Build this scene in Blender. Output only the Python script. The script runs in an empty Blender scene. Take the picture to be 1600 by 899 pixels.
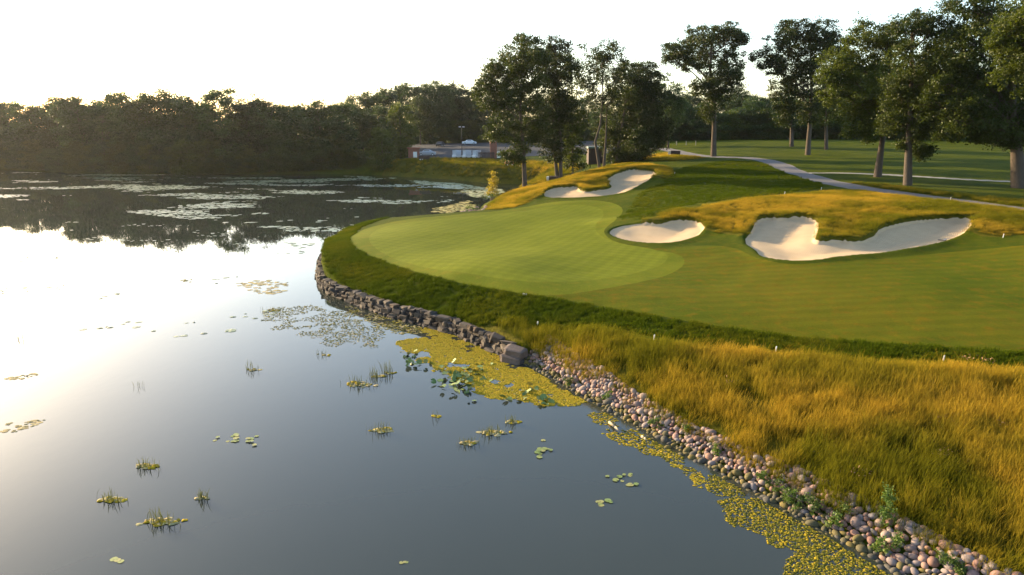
import bpy, bmesh, math, random
import numpy as np
from mathutils import Vector

random.seed(7); RNG = np.random.default_rng(7)
SC = bpy.context.scene
COL = SC.collection
R = math.radians

# ------------------------------------------------------------------ camera, world, sun, exposure
CAM_H, FPX, PITCH = 10.0, 1070.0, R(13.15)
cam_d = bpy.data.cameras.new('camera'); cam_d.sensor_width = 36; cam_d.lens = 36 * FPX / 1600
cam_d.clip_start = 0.1; cam_d.clip_end = 5000
cam = bpy.data.objects.new('camera', cam_d); COL.objects.link(cam)
cam.location = (0, 0, CAM_H); cam.rotation_euler = (R(90) - PITCH, 0, 0)
SC.camera = cam

SUN_AZ, SUN_EL = R(52), R(14)            # azimuth measured to the left of the view direction (+Y)
world = bpy.data.worlds.new('World'); SC.world = world; world.use_nodes = True
wn = world.node_tree.nodes; wn.clear()
sky = wn.new('ShaderNodeTexSky'); sky.sky_type = 'NISHITA'; sky.sun_disc = False
sky.sun_elevation = SUN_EL; sky.sun_rotation = -SUN_AZ
sky.altitude = 100; sky.air_density = 1.0; sky.dust_density = 1.5; sky.ozone_density = 1.0
bg = wn.new('ShaderNodeBackground'); bg.inputs['Strength'].default_value = 0.14
wo = wn.new('ShaderNodeOutputWorld')
world.node_tree.links.new(sky.outputs[0], bg.inputs['Color'])
world.node_tree.links.new(bg.outputs[0], wo.inputs['Surface'])

sun_d = bpy.data.lights.new('sun', 'SUN'); sun_d.energy = 5.0; sun_d.angle = R(0.6); sun_d.color = (1.0, 0.76, 0.45)
sun = bpy.data.objects.new('sun', sun_d); COL.objects.link(sun)
to_sun = Vector((-math.sin(SUN_AZ) * math.cos(SUN_EL), math.cos(SUN_AZ) * math.cos(SUN_EL), math.sin(SUN_EL)))
sun.rotation_euler = (-to_sun).to_track_quat('-Z', 'Y').to_euler(); sun.location = (-60, 40, 60)

SC.render.engine = 'CYCLES'
SC.view_settings.view_transform = 'Standard'; SC.view_settings.look = 'None'
SC.view_settings.exposure = 1.7; SC.view_settings.gamma = 1.0; SC.view_settings.use_curve_mapping = False
SC.cycles.use_denoising = True
SC.cycles.max_bounces = 8; SC.cycles.transparent_max_bounces = 8
SC.cycles.volume_bounces = 0; SC.cycles.caustics_reflective = False; SC.cycles.caustics_refractive = False

# ------------------------------------------------------------------ helpers
def tag(o, label=None, cat=None, group=None, kind=None):
    if label: o['label'] = label
    if cat: o['category'] = cat
    if group: o['group'] = group
    if kind: o['kind'] = kind
    return o

def empty(name, loc=(0, 0, 0), rz=0.0):
    o = bpy.data.objects.new(name, None); COL.objects.link(o)
    o.location = loc; o.rotation_euler = (0, 0, rz); o.empty_display_size = 0.2
    return o

def mesh_np(name, V, F, mat=None, smooth=True, attrs=None, normals=None):
    """V (n,3); F (m,k) with one k; attrs: {name: per-vertex floats or (n,3) colours}"""
    V = np.asarray(V, dtype=np.float32); F = np.asarray(F, dtype=np.int32)
    me = bpy.data.meshes.new(name)
    n, (m, k) = len(V), F.shape
    me.vertices.add(n); me.vertices.foreach_set('co', V.ravel())
    me.loops.add(m * k); me.loops.foreach_set('vertex_index', F.ravel())
    me.polygons.add(m); me.polygons.foreach_set('loop_start', np.arange(0, m * k, k, dtype=np.int32))
    try: me.polygons.foreach_set('loop_total', np.full(m, k, dtype=np.int32))
    except Exception: pass
    me.polygons.foreach_set('use_smooth', np.full(m, smooth, dtype=bool))
    me.update(calc_edges=True)
    for an, av in (attrs or {}).items():
        av = np.asarray(av, dtype=np.float32)
        if av.ndim == 1:
            a = me.attributes.new(an, 'FLOAT', 'POINT'); a.data.foreach_set('value', av)
        else:
            a = me.attributes.new(an, 'FLOAT_VECTOR', 'POINT'); a.data.foreach_set('vector', av.ravel())
    me.validate()
    if normals is not None: me.normals_split_custom_set_from_vertices([tuple(x) for x in normals])
    if mat: me.materials.append(mat)
    return me

def obj(name, me, parent=None, loc=None, rot=None, scale=None):
    o = bpy.data.objects.new(name, me); COL.objects.link(o)
    if parent is not None: o.parent = parent
    if loc is not None: o.location = loc
    if rot is not None: o.rotation_euler = rot
    if scale is not None: o.scale = scale
    return o

class MB:
    """collects simple solids into one mesh"""
    def __init__(s): s.bm = bmesh.new()
    def box(s, c, d, rz=0.0, bevel=0.0, taper=1.0):
        r = bmesh.ops.create_cube(s.bm, size=1.0)['verts']
        for v in r:
            k = taper if v.co.z > 0 else 1.0
            v.co = Vector((v.co.x * d[0] * k, v.co.y * d[1] * k, v.co.z * d[2]))
        if bevel:
            es = list({e for v in r for e in v.link_edges})
            r = [e for e in bmesh.ops.bevel(s.bm, geom=es, offset=bevel, segments=2, affect='EDGES')['verts']] + [v for v in r if v.is_valid]
        cz, sz = math.cos(rz), math.sin(rz)
        for v in set(r):
            x, y = v.co.x, v.co.y
            v.co = Vector((x * cz - y * sz + c[0], x * sz + y * cz + c[1], v.co.z + c[2]))
        return s
    def cyl(s, a, b, r0, r1=None, n=10):
        a, b = Vector(a), Vector(b); r1 = r0 if r1 is None else r1
        d = (b - a).normalized(); u = d.orthogonal().normalized(); w = d.cross(u)
        A = [s.bm.verts.new(a + (u * math.cos(t) + w * math.sin(t)) * r0) for t in [2 * math.pi * i / n for i in range(n)]]
        B = [s.bm.verts.new(b + (u * math.cos(t) + w * math.sin(t)) * r1) for t in [2 * math.pi * i / n for i in range(n)]]
        for i in range(n): s.bm.faces.new((A[i], A[(i + 1) % n], B[(i + 1) % n], B[i]))
        s.bm.faces.new(A[::-1]); s.bm.faces.new(B)
        return s
    def mesh(s, name, mat, smooth=False):
        bmesh.ops.recalc_face_normals(s.bm, faces=s.bm.faces)
        me = bpy.data.meshes.new(name); s.bm.to_mesh(me); s.bm.free()
        if mat: me.materials.append(mat)
        for p in me.polygons: p.use_smooth = smooth
        return me
    def build(s, name, mat, parent=None, smooth=False):
        return obj(name, s.mesh(name, mat, smooth), parent)

# --- numpy noise
def vnoise(x, y, seed=0):
    xi, yi = np.floor(x).astype(np.int64), np.floor(y).astype(np.int64)
    xf, yf = x - xi, y - yi
    def h(a, b):
        n = (a * 374761393 + b * 668265263 + seed * 1442695041) & 0x7fffffff
        n = ((n ^ (n >> 13)) * 1274126177) & 0x7fffffff
        return ((n ^ (n >> 16)) & 0xffff) / 65535.0
    u, v = xf * xf * (3 - 2 * xf), yf * yf * (3 - 2 * yf)
    return (h(xi, yi) * (1 - u) + h(xi + 1, yi) * u) * (1 - v) + (h(xi, yi + 1) * (1 - u) + h(xi + 1, yi + 1) * u) * v
def fbm(x, y, seed=0, oct=4):
    s, a, t = 0, 0.5, 0
    for i in range(oct):
        s = s + a * vnoise(x * 2 ** i, y * 2 ** i, seed + i); t += a; a *= 0.5
    return s / t
def sstep(a, b, x):
    t = np.clip((x - a) / (b - a), 0, 1); return t * t * (3 - 2 * t)

# --- photograph pixels (1600 x 899) to points
SP, CP = math.sin(PITCH), math.cos(PITCH)
def ray(u, v):
    cx, cy = (u - 800) / FPX, (v - 449.5) / FPX
    return cx, CP - cy * SP, -SP - cy * CP
def at_z(u, v, z):
    dx, dy, dz = ray(u, v); t = (z - CAM_H) / dz
    return np.array((dx * t, dy * t, z))

# ------------------------------------------------------------------ materials
def new_mat(name):
    m = bpy.data.materials.new(name); m.use_nodes = True
    nt = m.node_tree; nt.nodes.clear()
    out = nt.nodes.new('ShaderNodeOutputMaterial')
    return m, nt, out
def N(nt, t, **kw):
    n = nt.nodes.new(t)
    for k, v in kw.items():
        if k in n.inputs: n.inputs[k].default_value = v
        else: setattr(n, k, v)
    return n
def ramp(nt, src, stops):
    r = nt.nodes.new('ShaderNodeValToRGB'); el = r.color_ramp.elements
    while len(el) < len(stops): el.new(0.5)
    for e, (p, c) in zip(el, stops): e.position = p; e.color = (*c, 1)
    nt.links.new(src, r.inputs[0]); return r
def position(nt, scale=(1, 1, 1), rz=0.0):
    g = nt.nodes.new('ShaderNodeNewGeometry'); mp = nt.nodes.new('ShaderNodeMapping')
    mp.inputs['Scale'].default_value = scale; mp.inputs['Rotation'].default_value = (0, 0, rz)
    nt.links.new(g.outputs['Position'], mp.inputs['Vector']); return mp.outputs[0]
def noise(nt, vec, scale, detail=4, rough=0.6):
    n = nt.nodes.new('ShaderNodeTexNoise'); n.inputs['Scale'].default_value = scale
    n.inputs['Detail'].default_value = detail; n.inputs['Roughness'].default_value = rough
    nt.links.new(vec, n.inputs['Vector']); return n.outputs['Fac']
def mixc(nt, fac, a, b, blend='MIX'):
    m = nt.nodes.new('ShaderNodeMix'); m.data_type = 'RGBA'; m.blend_type = blend
    for s, i in ((fac, 0), (a, 6), (b, 7)):
        if isinstance(s, (int, float)): m.inputs[i].default_value = s
        elif isinstance(s, tuple): m.inputs[i].default_value = (*s, 1)
        else: nt.links.new(s, m.inputs[i])
    return m.outputs[2]
def bump(nt, h, strength, dist=0.05):
    b = nt.nodes.new('ShaderNodeBump'); b.inputs['Strength'].default_value = strength; b.inputs['Distance'].default_value = dist
    nt.links.new(h, b.inputs['Height']); return b.outputs[0]
def principled(nt, out, col, rough=0.8, nrm=None, spec=0.3, **kw):
    p = nt.nodes.new('ShaderNodeBsdfPrincipled')
    if isinstance(col, tuple): p.inputs['Base Color'].default_value = (*col, 1)
    else: nt.links.new(col, p.inputs['Base Color'])
    p.inputs['Roughness'].default_value = rough; p.inputs['Specular IOR Level'].default_value = spec
    for k, v in kw.items(): p.inputs[k].default_value = v
    if nrm is not None: nt.links.new(nrm, p.inputs['Normal'])
    nt.links.new(p.outputs[0], out.inputs['Surface']); return p
def plain(name, col, rough=0.6, metallic=0.0, var=0.12, scale=6.0, spec=0.4):
    m, nt, out = new_mat(name)
    f = noise(nt, position(nt), scale, 5)
    c = mixc(nt, f, tuple(x * (1 - var) for x in col), tuple(min(1, x * (1 + var)) for x in col))
    principled(nt, out, c, rough, spec=spec, Metallic=metallic); return m

def turf(name, dark, light, dry, dry_amt, fine=30.0, bump_s=0.5, stripe=None, patch=0.25, bdist=0.04):
    m, nt, out = new_mat(name)
    p = position(nt)
    big = noise(nt, p, patch, 5, 0.65); mid = noise(nt, p, 1.7, 4, 0.6); fn = noise(nt, p, fine, 3, 0.7)
    c = mixc(nt, ramp(nt, big, [(0.35, (0, 0, 0)), (0.65, (1, 1, 1))]).outputs[0], dark, light)
    c = mixc(nt, ramp(nt, mid, [(0.5, (0, 0, 0)), (0.75, (dry_amt,) * 3)]).outputs[0], c, dry)
    c = mixc(nt, 0.55, c, ramp(nt, fn, [(0.25, (0.35, 0.35, 0.35)), (0.75, (1.5, 1.5, 1.5))]).outputs[0], 'MULTIPLY')
    if stripe:
        for ang, w, amt in stripe:
            wv = nt.nodes.new('ShaderNodeTexWave'); wv.inputs['Scale'].default_value = w; wv.inputs['Distortion'].default_value = 0.6
            wv.inputs['Detail'].default_value = 1.0
            nt.links.new(position(nt, rz=ang), wv.inputs['Vector'])
            c = mixc(nt, amt, c, ramp(nt, wv.outputs['Fac'], [(0.3, (0.75, 0.75, 0.7)), (0.7, (1.2, 1.2, 1.2))]).outputs[0], 'MULTIPLY')
    add = nt.nodes.new('ShaderNodeMath'); add.operation = 'ADD'
    nt.links.new(fn, add.inputs[0]); nt.links.new(mid, add.inputs[1])
    principled(nt, out, c, 0.85, bump(nt, add.outputs[0], bump_s, bdist), spec=0.03)
    return m

M = {}
M['rough'] = turf('mown_rough', (0.034, 0.054, 0.003), (0.066, 0.080, 0.004), (0.12, 0.09, 0.006), 0.45, 16, 0.9, bdist=0.10)
M['green'] = turf('putting_turf', (0.115, 0.135, 0.009), (0.142, 0.158, 0.012), (0.18, 0.17, 0.02), 0.25, 26, 0.25, [(R(25), 0.40, 0.18), (R(-62), 0.40, 0.18)])
M['collar'] = turf('collar_turf', (0.088, 0.110, 0.006), (0.118, 0.130, 0.008), (0.18, 0.135, 0.012), 0.5, 20, 0.4)
M['fairway'] = turf('fairway_turf', (0.058, 0.078, 0.003), (0.098, 0.092, 0.004), (0.15, 0.085, 0.004), 0.7, 18, 0.5, [(R(84), 0.30, 0.22)], patch=0.10)
M['meadow'] = turf('meadow_soil_and_thatch', (0.06, 0.065, 0.006), (0.10, 0.085, 0.008), (0.17, 0.12, 0.015), 0.5, 14, 0.9, bdist=0.12)

def sand_mat():
    m, nt, out = new_mat('bunker_sand'); p = position(nt)
    f = noise(nt, p, 1.2, 5); g = noise(nt, p, 60, 3); r = noise(nt, position(nt, (2.2, 9, 2), R(15)), 2.0, 3)
    c = mixc(nt, f, (0.42, 0.305, 0.185), (0.54, 0.41, 0.265))
    c = mixc(nt, 0.25, c, ramp(nt, g, [(0.3, (0.7, 0.7, 0.7)), (0.7, (1.2, 1.2, 1.2))]).outputs[0], 'MULTIPLY')
    wv = N(nt, 'ShaderNodeTexWave', Scale=2.6, Distortion=5.0, Detail=2.0); wv.inputs['Detail Scale'].default_value = .4; nt.links.new(position(nt, rz=R(35)), wv.inputs['Vector'])
    ad0 = N(nt, 'ShaderNodeMath', operation='ADD'); nt.links.new(r, ad0.inputs[0]); nt.links.new(wv.outputs['Fac'], ad0.inputs[1])
    add = N(nt, 'ShaderNodeMath', operation='ADD'); nt.links.new(ad0.outputs[0], add.inputs[0]); nt.links.new(g, add.inputs[1])
    principled(nt, out, c, 0.95, bump(nt, add.outputs[0], 0.5, 0.04), spec=0.1); return m
M['sand'] = sand_mat()

def path_mat(name, a, b, crack=True):
    m, nt, out = new_mat(name); p = position(nt)
    f = noise(nt, p, 0.8, 6); g = noise(nt, p, 45, 3)
    c = mixc(nt, f, a, b); c = mixc(nt, 0.4, c, ramp(nt, g, [(0.3, (0.7,) * 3), (0.7, (1.25,) * 3)]).outputs[0], 'MULTIPLY')
    principled(nt, out, c, 0.85, bump(nt, g, 0.3, 0.01), spec=0.06); return m
M['path'] = path_mat('path_asphalt', (0.12, 0.115, 0.12), (0.18, 0.17, 0.17))
M['kerb'] = path_mat('kerb_concrete', (0.22, 0.205, 0.185), (0.30, 0.28, 0.25))
M['asphalt'] = path_mat('car_park_asphalt', (0.045, 0.047, 0.052), (0.07, 0.072, 0.078))

def water_mat():
    m, nt, out = new_mat('lake_water')
    h = noise(nt, position(nt, (1, 0.6, 1)), 2.2, 3, 0.5); h2 = noise(nt, position(nt), 0.25, 2)
    mul = N(nt, 'ShaderNodeMath', operation='MULTIPLY'); nt.links.new(h, mul.inputs[0]); nt.links.new(h2, mul.inputs[1])
    mud = mixc(nt, noise(nt, position(nt), 0.09, 4), (0.020, 0.026, 0.022), (0.034, 0.040, 0.032))
    principled(nt, out, mud, 0.015, bump(nt, mul.outputs[0], 0.05, 0.05), spec=0.5, IOR=1.42); return m
M['water'] = water_mat()

def leaf_mat(name, a, b, trans=0.35):
    """foliage: colour varies from clump to clump (vertex attribute tint) and tree to tree"""
    m, nt, out = new_mat(name)
    at = N(nt, 'ShaderNodeAttribute', attribute_name='tint'); oi = N(nt, 'ShaderNodeObjectInfo')
    c = mixc(nt, at.outputs['Fac'], a, b)
    hs = N(nt, 'ShaderNodeHueSaturation')
    mr = N(nt, 'ShaderNodeMapRange'); mr.inputs['To Min'].default_value = 0.75; mr.inputs['To Max'].default_value = 1.25
    nt.links.new(oi.outputs['Random'], mr.inputs['Value']); nt.links.new(mr.outputs[0], hs.inputs['Value'])
    nt.links.new(c, hs.inputs['Color'])
    d = N(nt, 'ShaderNodeBsdfPrincipled', Roughness=0.5); d.inputs['Specular IOR Level'].default_value = 0.25
    t = N(nt, 'ShaderNodeBsdfTranslucent'); mx = N(nt, 'ShaderNodeMixShader'); mx.inputs[0].default_value = trans
    br = mixc(nt, 1.0, hs.outputs[0], (1.25, 1.2, 0.7), 'MULTIPLY')
    nt.links.new(hs.outputs[0], d.inputs['Base Color']); nt.links.new(br, t.inputs['Color'])
    nt.links.new(d.outputs[0], mx.inputs[1]); nt.links.new(t.outputs[0], mx.inputs[2]); nt.links.new(mx.outputs[0], out.inputs['Surface'])
    return m
M['leaf_oak'] = leaf_mat('oak_leaves', (0.017, 0.030, 0.004), (0.046, 0.060, 0.007))
M['leaf_lime'] = leaf_mat('lime_leaves', (0.030, 0.050, 0.005), (0.072, 0.090, 0.009), 0.42)
M['leaf_wood'] = leaf_mat('woodland_leaves', (0.016, 0.036, 0.008), (0.056, 0.092, 0.018), 0.34)
M['leaf_bush'] = leaf_mat('weed_leaves', (0.06, 0.11, 0.02), (0.11, 0.16, 0.035), 0.35)
M['leaf_gold'] = leaf_mat('yellow_sapling_leaves', (0.28, 0.22, 0.02), (0.42, 0.32, 0.04), 0.4)

def bark_mat():
    m, nt, out = new_mat('bark')
    p = position(nt, (6, 6, 1.2)); f = noise(nt, p, 2.0, 6, 0.7)
    c = mixc(nt, f, (0.040, 0.032, 0.025), (0.125, 0.10, 0.08))
    principled(nt, out, c, 0.95, bump(nt, f, 0.8, 0.06), spec=0.1); return m
M['bark'] = bark_mat()

def blade_mat(name, base, tip, straw, trans=0.45):
    """grass blades: green stem, straw seed head (attribute h), tuft to tuft variation from the instancer"""
    m, nt, out = new_mat(name)
    h = N(nt, 'ShaderNodeAttribute', attribute_name='h'); t = N(nt, 'ShaderNodeAttribute', attribute_name='tone', attribute_type='INSTANCER')
    c = mixc(nt, t.outputs['Fac'], tip, straw)
    hr = ramp(nt, h.outputs['Fac'], [(0.15, (0, 0, 0)), (0.75, (1, 1, 1))])
    c = mixc(nt, hr.outputs[0], base, c)
    d = N(nt, 'ShaderNodeBsdfDiffuse'); tr = N(nt, 'ShaderNodeBsdfTranslucent'); mx = N(nt, 'ShaderNodeMixShader'); mx.inputs[0].default_value = trans
    for s in (d, tr): nt.links.new(c, s.inputs['Color'])
    nt.links.new(d.outputs[0], mx.inputs[1]); nt.links.new(tr.outputs[0], mx.inputs[2]); nt.links.new(mx.outputs[0], out.inputs['Surface'])
    return m
M['blade'] = blade_mat('fescue_blades', (0.060, 0.075, 0.006), (0.155, 0.142, 0.010), (0.43, 0.275, 0.028))
M['short_blade'] = blade_mat('rough_blades', (0.040, 0.062, 0.004), (0.062, 0.086, 0.005), (0.125, 0.12, 0.009), 0.4)
M['reed'] = blade_mat('reed_blades', (0.07, 0.08, 0.03), (0.10, 0.11, 0.035), (0.16, 0.15, 0.05), 0.3)

def tint_mat(name, rough=0.8, spec=0.25, grain=9.0, bs=0.3):
    """colour from the per-vertex vector attribute col, mottled"""
    m, nt, out = new_mat(name)
    a = N(nt, 'ShaderNodeAttribute', attribute_name='col'); g = noise(nt, position(nt), grain, 5, 0.7)
    c = mixc(nt, 0.7, a.outputs['Color'], ramp(nt, g, [(0.25, (0.6,) * 3), (0.75, (1.3,) * 3)]).outputs[0], 'MULTIPLY')
    principled(nt, out, c, rough, bump(nt, g, bs, 0.02), spec=spec); return m
M['stone'] = tint_mat('rounded_stone'); M['wallstone'] = tint_mat('quarried_wall_stone', 0.9, 0.2, 7.0, 0.7)
M['algae'] = tint_mat('algae_scum', 0.9, 0.04, 20.0, 0.5); M['pad'] = tint_mat('lily_pad', 0.6, 0.15, 12.0, 0.2)
M['far_pad'] = tint_mat('far_lily_pad', 0.35, 0.5, 12.0, 0.2)
M['white'] = plain('white_paint', (0.78, 0.78, 0.76), 0.4); M['cover'] = plain('white_cart_cover', (0.50, 0.54, 0.60), 0.6)
M['brick'] = plain('red_brown_brick', (0.24, 0.10, 0.07), 0.9, var=0.35, scale=4); M['darkwood'] = plain('dark_stained_wood', (0.055, 0.035, 0.03), 0.8, var=0.3)
M['metal'] = plain('dark_painted_metal', (0.035, 0.037, 0.04), 0.5); M['rubber'] = plain('rubber', (0.02, 0.02, 0.02), 0.9)
M['glass'] = plain('dark_window_glass', (0.02, 0.025, 0.03), 0.08, spec=0.8); M['silver'] = plain('silver_car_paint', (0.42, 0.45, 0.50), 0.3, 0.3)
M['carwhite'] = plain('white_car_paint', (0.75, 0.77, 0.80), 0.25); M['seat'] = plain('beige_vinyl', (0.42, 0.36, 0.27), 0.6)
M['paleblock'] = plain('pale_limestone', (0.62, 0.58, 0.50), 0.9, var=0.2); M['rust'] = plain('rust_red_paint', (0.30, 0.10, 0.06), 0.7)
M['lamp'] = plain('lamp_housing', (0.62, 0.64, 0.66), 0.4); M['roof'] = plain('green_metal_roof', (0.08, 0.13, 0.10), 0.5)
M['dead'] = plain('dry_leaf_litter', (0.22, 0.13, 0.06), 0.9, var=0.4); M['log'] = plain('bleached_driftwood', (0.30, 0.24, 0.17), 0.9, var=0.3)

# ------------------------------------------------------------------ terrain
def W(u, v, z): return at_z(u, v, z)
# shoreline, land inside the polygon; kind of edge per vertex: w wall, r riprap, n natural
shore = []
def sh(kind, pts):
    for p in pts: shore.append((p[0], p[1], kind))
sh('r', [(24, -150), (22, -60), (18, -15), (13.6, 5)])
sh('r', [tuple(W(u, v, 0)[:2]) for u, v in ((1600, 1040), (1480, 960), (1380, 899), (1290, 843), (1200, 792), (1100, 737), (1000, 680), (900, 622), (830, 580))])
sh('w', [tuple(W(u, v, 0)[:2]) for u, v in ((806, 566), (760, 544), (707, 521), (650, 505), (603, 493), (560, 477), (520, 462), (501, 448), (496, 428))])
sh('w', [(-15.0, 53.0), (-15.2, 59)])
sh('n', [(-13.6, 66), (-9.5, 72), (-6.5, 78), (-5.2, 85.5), (-4.5, 93), (-2, 103), (1, 112), (4, 119), (3, 124), (-4.7, 127), (-12.8, 137), (-24.5, 146), (-35, 154),
         (-37, 152), (-55, 151), (-70, 150), (-102, 156), (-127, 170), (-170, 190), (-260, 215), (-420, 240), (-690, 260), (-690, 880), (690, 880), (690, -150)])
SH = np.array([(a, b) for a, b, _ in shore]); SHK = [k for _, _, k in shore]

def poly_sd(P, poly):
    """signed distance (positive inside) of points P (n,2) to a closed polygon, and index of the nearest edge"""
    best = np.full(len(P), 1e18); idx = np.zeros(len(P), int); inside = np.zeros(len(P), bool)
    n = len(poly)
    for i in range(n):
        a, b = poly[i], poly[(i + 1) % n]; e = b - a
        w = P - a; t = np.clip((w @ e) / max(e @ e, 1e-12), 0, 1)
        d = ((w - t[:, None] * e) ** 2).sum(1)
        m = d < best; best[m] = d[m]; idx[m] = i
        c = ((a[1] > P[:, 1]) != (b[1] > P[:, 1]))
        with np.errstate(divide='ignore', invalid='ignore'):
            xx = e[0] * (P[:, 1] - a[1]) / (e[1] if e[1] != 0 else 1e-12) + a[0]
        inside ^= c & (P[:, 0] < xx)
    d = np.sqrt(best); d[~inside] *= -1
    return d, idx

CTRL = [  # photograph pixel and assumed height above the water
 (500,432,.9),(520,440,.8),(560,455,.7),(603,477,.55),(650,487,.5),(707,506,.5),(760,526,.5),(808,546,.5),
 (820,548,.5),(900,585,.5),(1000,630,.5),(1100,680,.5),(1200,735,.5),(1300,790,.5),(1400,832,.5),(1520,892,.5),(1680,960,.55),(1900,1080,.6),
 (545,374,1.9),(570,395,1.85),(620,415,1.8),(700,440,1.75),(800,458,1.75),(880,468,1.75),(1000,490,1.75),(1200,520,1.75),(1400,537,1.8),(1600,548,1.8),(1850,560,1.8),
 (1000,540,1.35),(1200,575,1.45),(1400,600,1.45),(1600,620,1.45),(1200,640,1.0),(1400,700,1.0),(1600,760,.9),(1600,690,1.15),(900,530,1.0),
 (530,368,1.35),(600,346,1.9),(700,335,2.0),(800,326,2.1),(880,318,2.2),(960,321,2.3),(700,390,1.85),(850,380,1.9),(780,350,2.0),(900,430,1.8),(1100,450,1.85),(1300,460,1.9),(1450,430,2.1),
 (1272,412,2.0),(1190,404,2.0),(1382,398,2.1),(1482,378,2.3),(1530,360,2.8),(1206,341,3.0),(1250,340,3.1),(1280,349,2.9),(1272,382,2.35),(1337,382,2.4),(1375,360,2.75),(1407,351,2.95),(1460,344,3.05),(1503,342,3.1),
 (961,371,2.0),(1031,383,1.95),(1092,370,2.1),(965,354,2.25),(1005,349,2.5),(1053,345,2.7),(1084,347,2.7),(1104,356,2.5),(1150,375,2.2),
 (1040,328,3.3),(1100,321,3.5),(1206,322,3.5),(1300,322,3.6),(1400,330,3.5),(1520,330,3.5),(1600,345,3.2),(1600,400,2.4),(1600,460,2.0),(1600,375,2.7),
 (1250,303,3.7),(1330,297,3.8),(1450,312,3.6),(1600,328,3.4),(1100,300,3.5),(1050,290,3.5),(1150,270,4.2),(1100,255,4.7),(1000,320,2.6),(1000,335,2.35),
 (1180,247,4.9),(1230,265,4.4),(1290,285,4.0),(1115,245,4.9),(1263,242,5.3),(1370,278,4.2),(1418,290,4.0),(1590,297,3.9),(1350,271,4.4),(1450,277,4.3),(1600,286,4.1),
 (1200,222,6.7),(1100,228,6.0),(1050,225,6.1),(1300,226,6.4),(1500,235,5.8),(1600,245,5.3),(1500,262,4.9),(1400,255,5.0),
 (852,310,2.0),(902,310,2.1),(957,305,2.4),(993,293,2.9),(1024,277,3.7),(869,294,2.5),(917,301,2.35),(955,292,2.75),(964,273,3.6),(989,266,4.0),(1026,270,4.0),
 (850,287,2.0),(876,280,2.2),(935,262,3.4),(985,250,4.2),(1040,250,4.5),(1045,262,4.3),(1050,243,4.7),(1030,232,5.3),(820,295,1.5),(790,315,1.2),(752,328,.5),(800,325,1.8),
 (620,250,2.9),(700,248,3.0),(780,252,3.0),(870,256,3.2),(930,256,3.4),(700,240,3.6),(740,225,5.0),(660,243,3.3),(780,240,3.7),(300,262,1.0),(100,259,1.0)]
CW = [(-45,158,.8),(-55,160,.9),(-41,162,1.0),(-66,160,.8),(-70,200,3),(-150,260,4),(-40,190,3.2),(-60,260,4.5),(0,300,6),(60,240,6.2),(150,250,6.5),(150,350,7),(-300,400,5),(400,300,7),(300,100,5.5),(150,120,5.2),(100,60,3.4),(100,20,2.2),(60,-50,2),(200,-50,3),(35,10,1.6),
      (0,800,8),(500,800,8),(-500,800,6),(650,-100,5),(-600,320,4),(-400,280,3),(45,-130,1.5)]
CTL = np.array([tuple(W(*c)) for c in CTRL] + CW, float)
def tps_k(d2): return 0.5 * d2 * np.log(d2 + 1e-9)
_S = 100.0
_P = CTL[:, :2] / _S; _n = len(_P)
_K = tps_k(((_P[:, None] - _P[None]) ** 2).sum(2)) + np.eye(_n) * 2e-5
_A = np.zeros((_n + 3, _n + 3)); _A[:_n, :_n] = _K; _A[:_n, _n] = 1; _A[:_n, _n + 1:] = _P; _A[_n, :_n] = 1; _A[_n + 1:, :_n] = _P.T
_w = np.linalg.solve(_A, np.concatenate([CTL[:, 2], np.zeros(3)]))
def tps(P):
    P = np.atleast_2d(P) / _S; o = np.empty(len(P))
    for i in range(0, len(P), 20000):
        q = P[i:i + 20000]; d2 = ((q[:, None] - _P[None]) ** 2).sum(2)
        o[i:i + 20000] = tps_k(d2) @ _w[:_n] + _w[_n] + q @ _w[_n + 1:]
    return np.clip(o, 0.35, 9.5)

def smooth_poly(pts, it=2):
    p = np.array(pts, float)
    for _ in range(it):
        q = np.roll(p, -1, 0); p = np.stack([p * .75 + q * .25, p * .25 + q * .75], 1).reshape(-1, p.shape[1])
    return p
def drape_px(uv):
    """pixels -> points where the view ray meets the smooth terrain"""
    uv = np.asarray(uv, float); z = np.full(len(uv), 3.0); P = None
    for _ in range(60):
        P = np.array([at_z(u, v, zz) for (u, v), zz in zip(uv, z)])
        z = 0.6 * z + 0.4 * np.minimum(tps(P[:, :2]), 9.0)
    return P
def px_poly(pts, it=2): return drape_px(smooth_poly(pts, it))[:, :2]

B1 = px_poly([(849,302),(869,294),(884,294),(901,291.5),(906,299),(917,301.5),(939,298),(955,294),(956,290),(946,285),(948,281),(964,273),(989.5,266),(997,268),(1026,270),(1024,277),(1008,284),(993,293),(980,300),(957,305),(902,309.6),(852,309.6)], 1)
B2 = px_poly([(949.4,363.5),(965.6,354.7),(1005,349),(1031,352),(1053,345.5),(1084,347),(1104,356.5),(1092.5,369),(1066,377.5),(1031,382),(987.5,378),(961,371)], 2)
B3 = px_poly([(1160.7,379.7),(1175.6,364),(1180,347),(1206,341.6),(1215,346),(1250,340.7),(1280.6,349),(1277,366.5),(1271,382.7),(1307,378),(1337.5,382),(1364,373),(1375,360),(1407.5,351),(1460,344.7),(1503.7,342.5),(1521,347.7),(1512.5,364),(1482,376.6),(1438,386),(1381,396),(1315.6,401.5),(1272,410),(1224,410),(1189,403),(1180,393)], 1)
GREEN = px_poly([(573,373),(590,357),(640,347),(720,340),(800,334),(855,323),(905,319),(940,324),(945,337),(928,352),(935,368),(962,379),(1025,390),(1048,400),(1030,417),(978,431),(925,439),(850,443),(786,439),(729,427),(679,421.5),(622,407),(587,390)])
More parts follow.
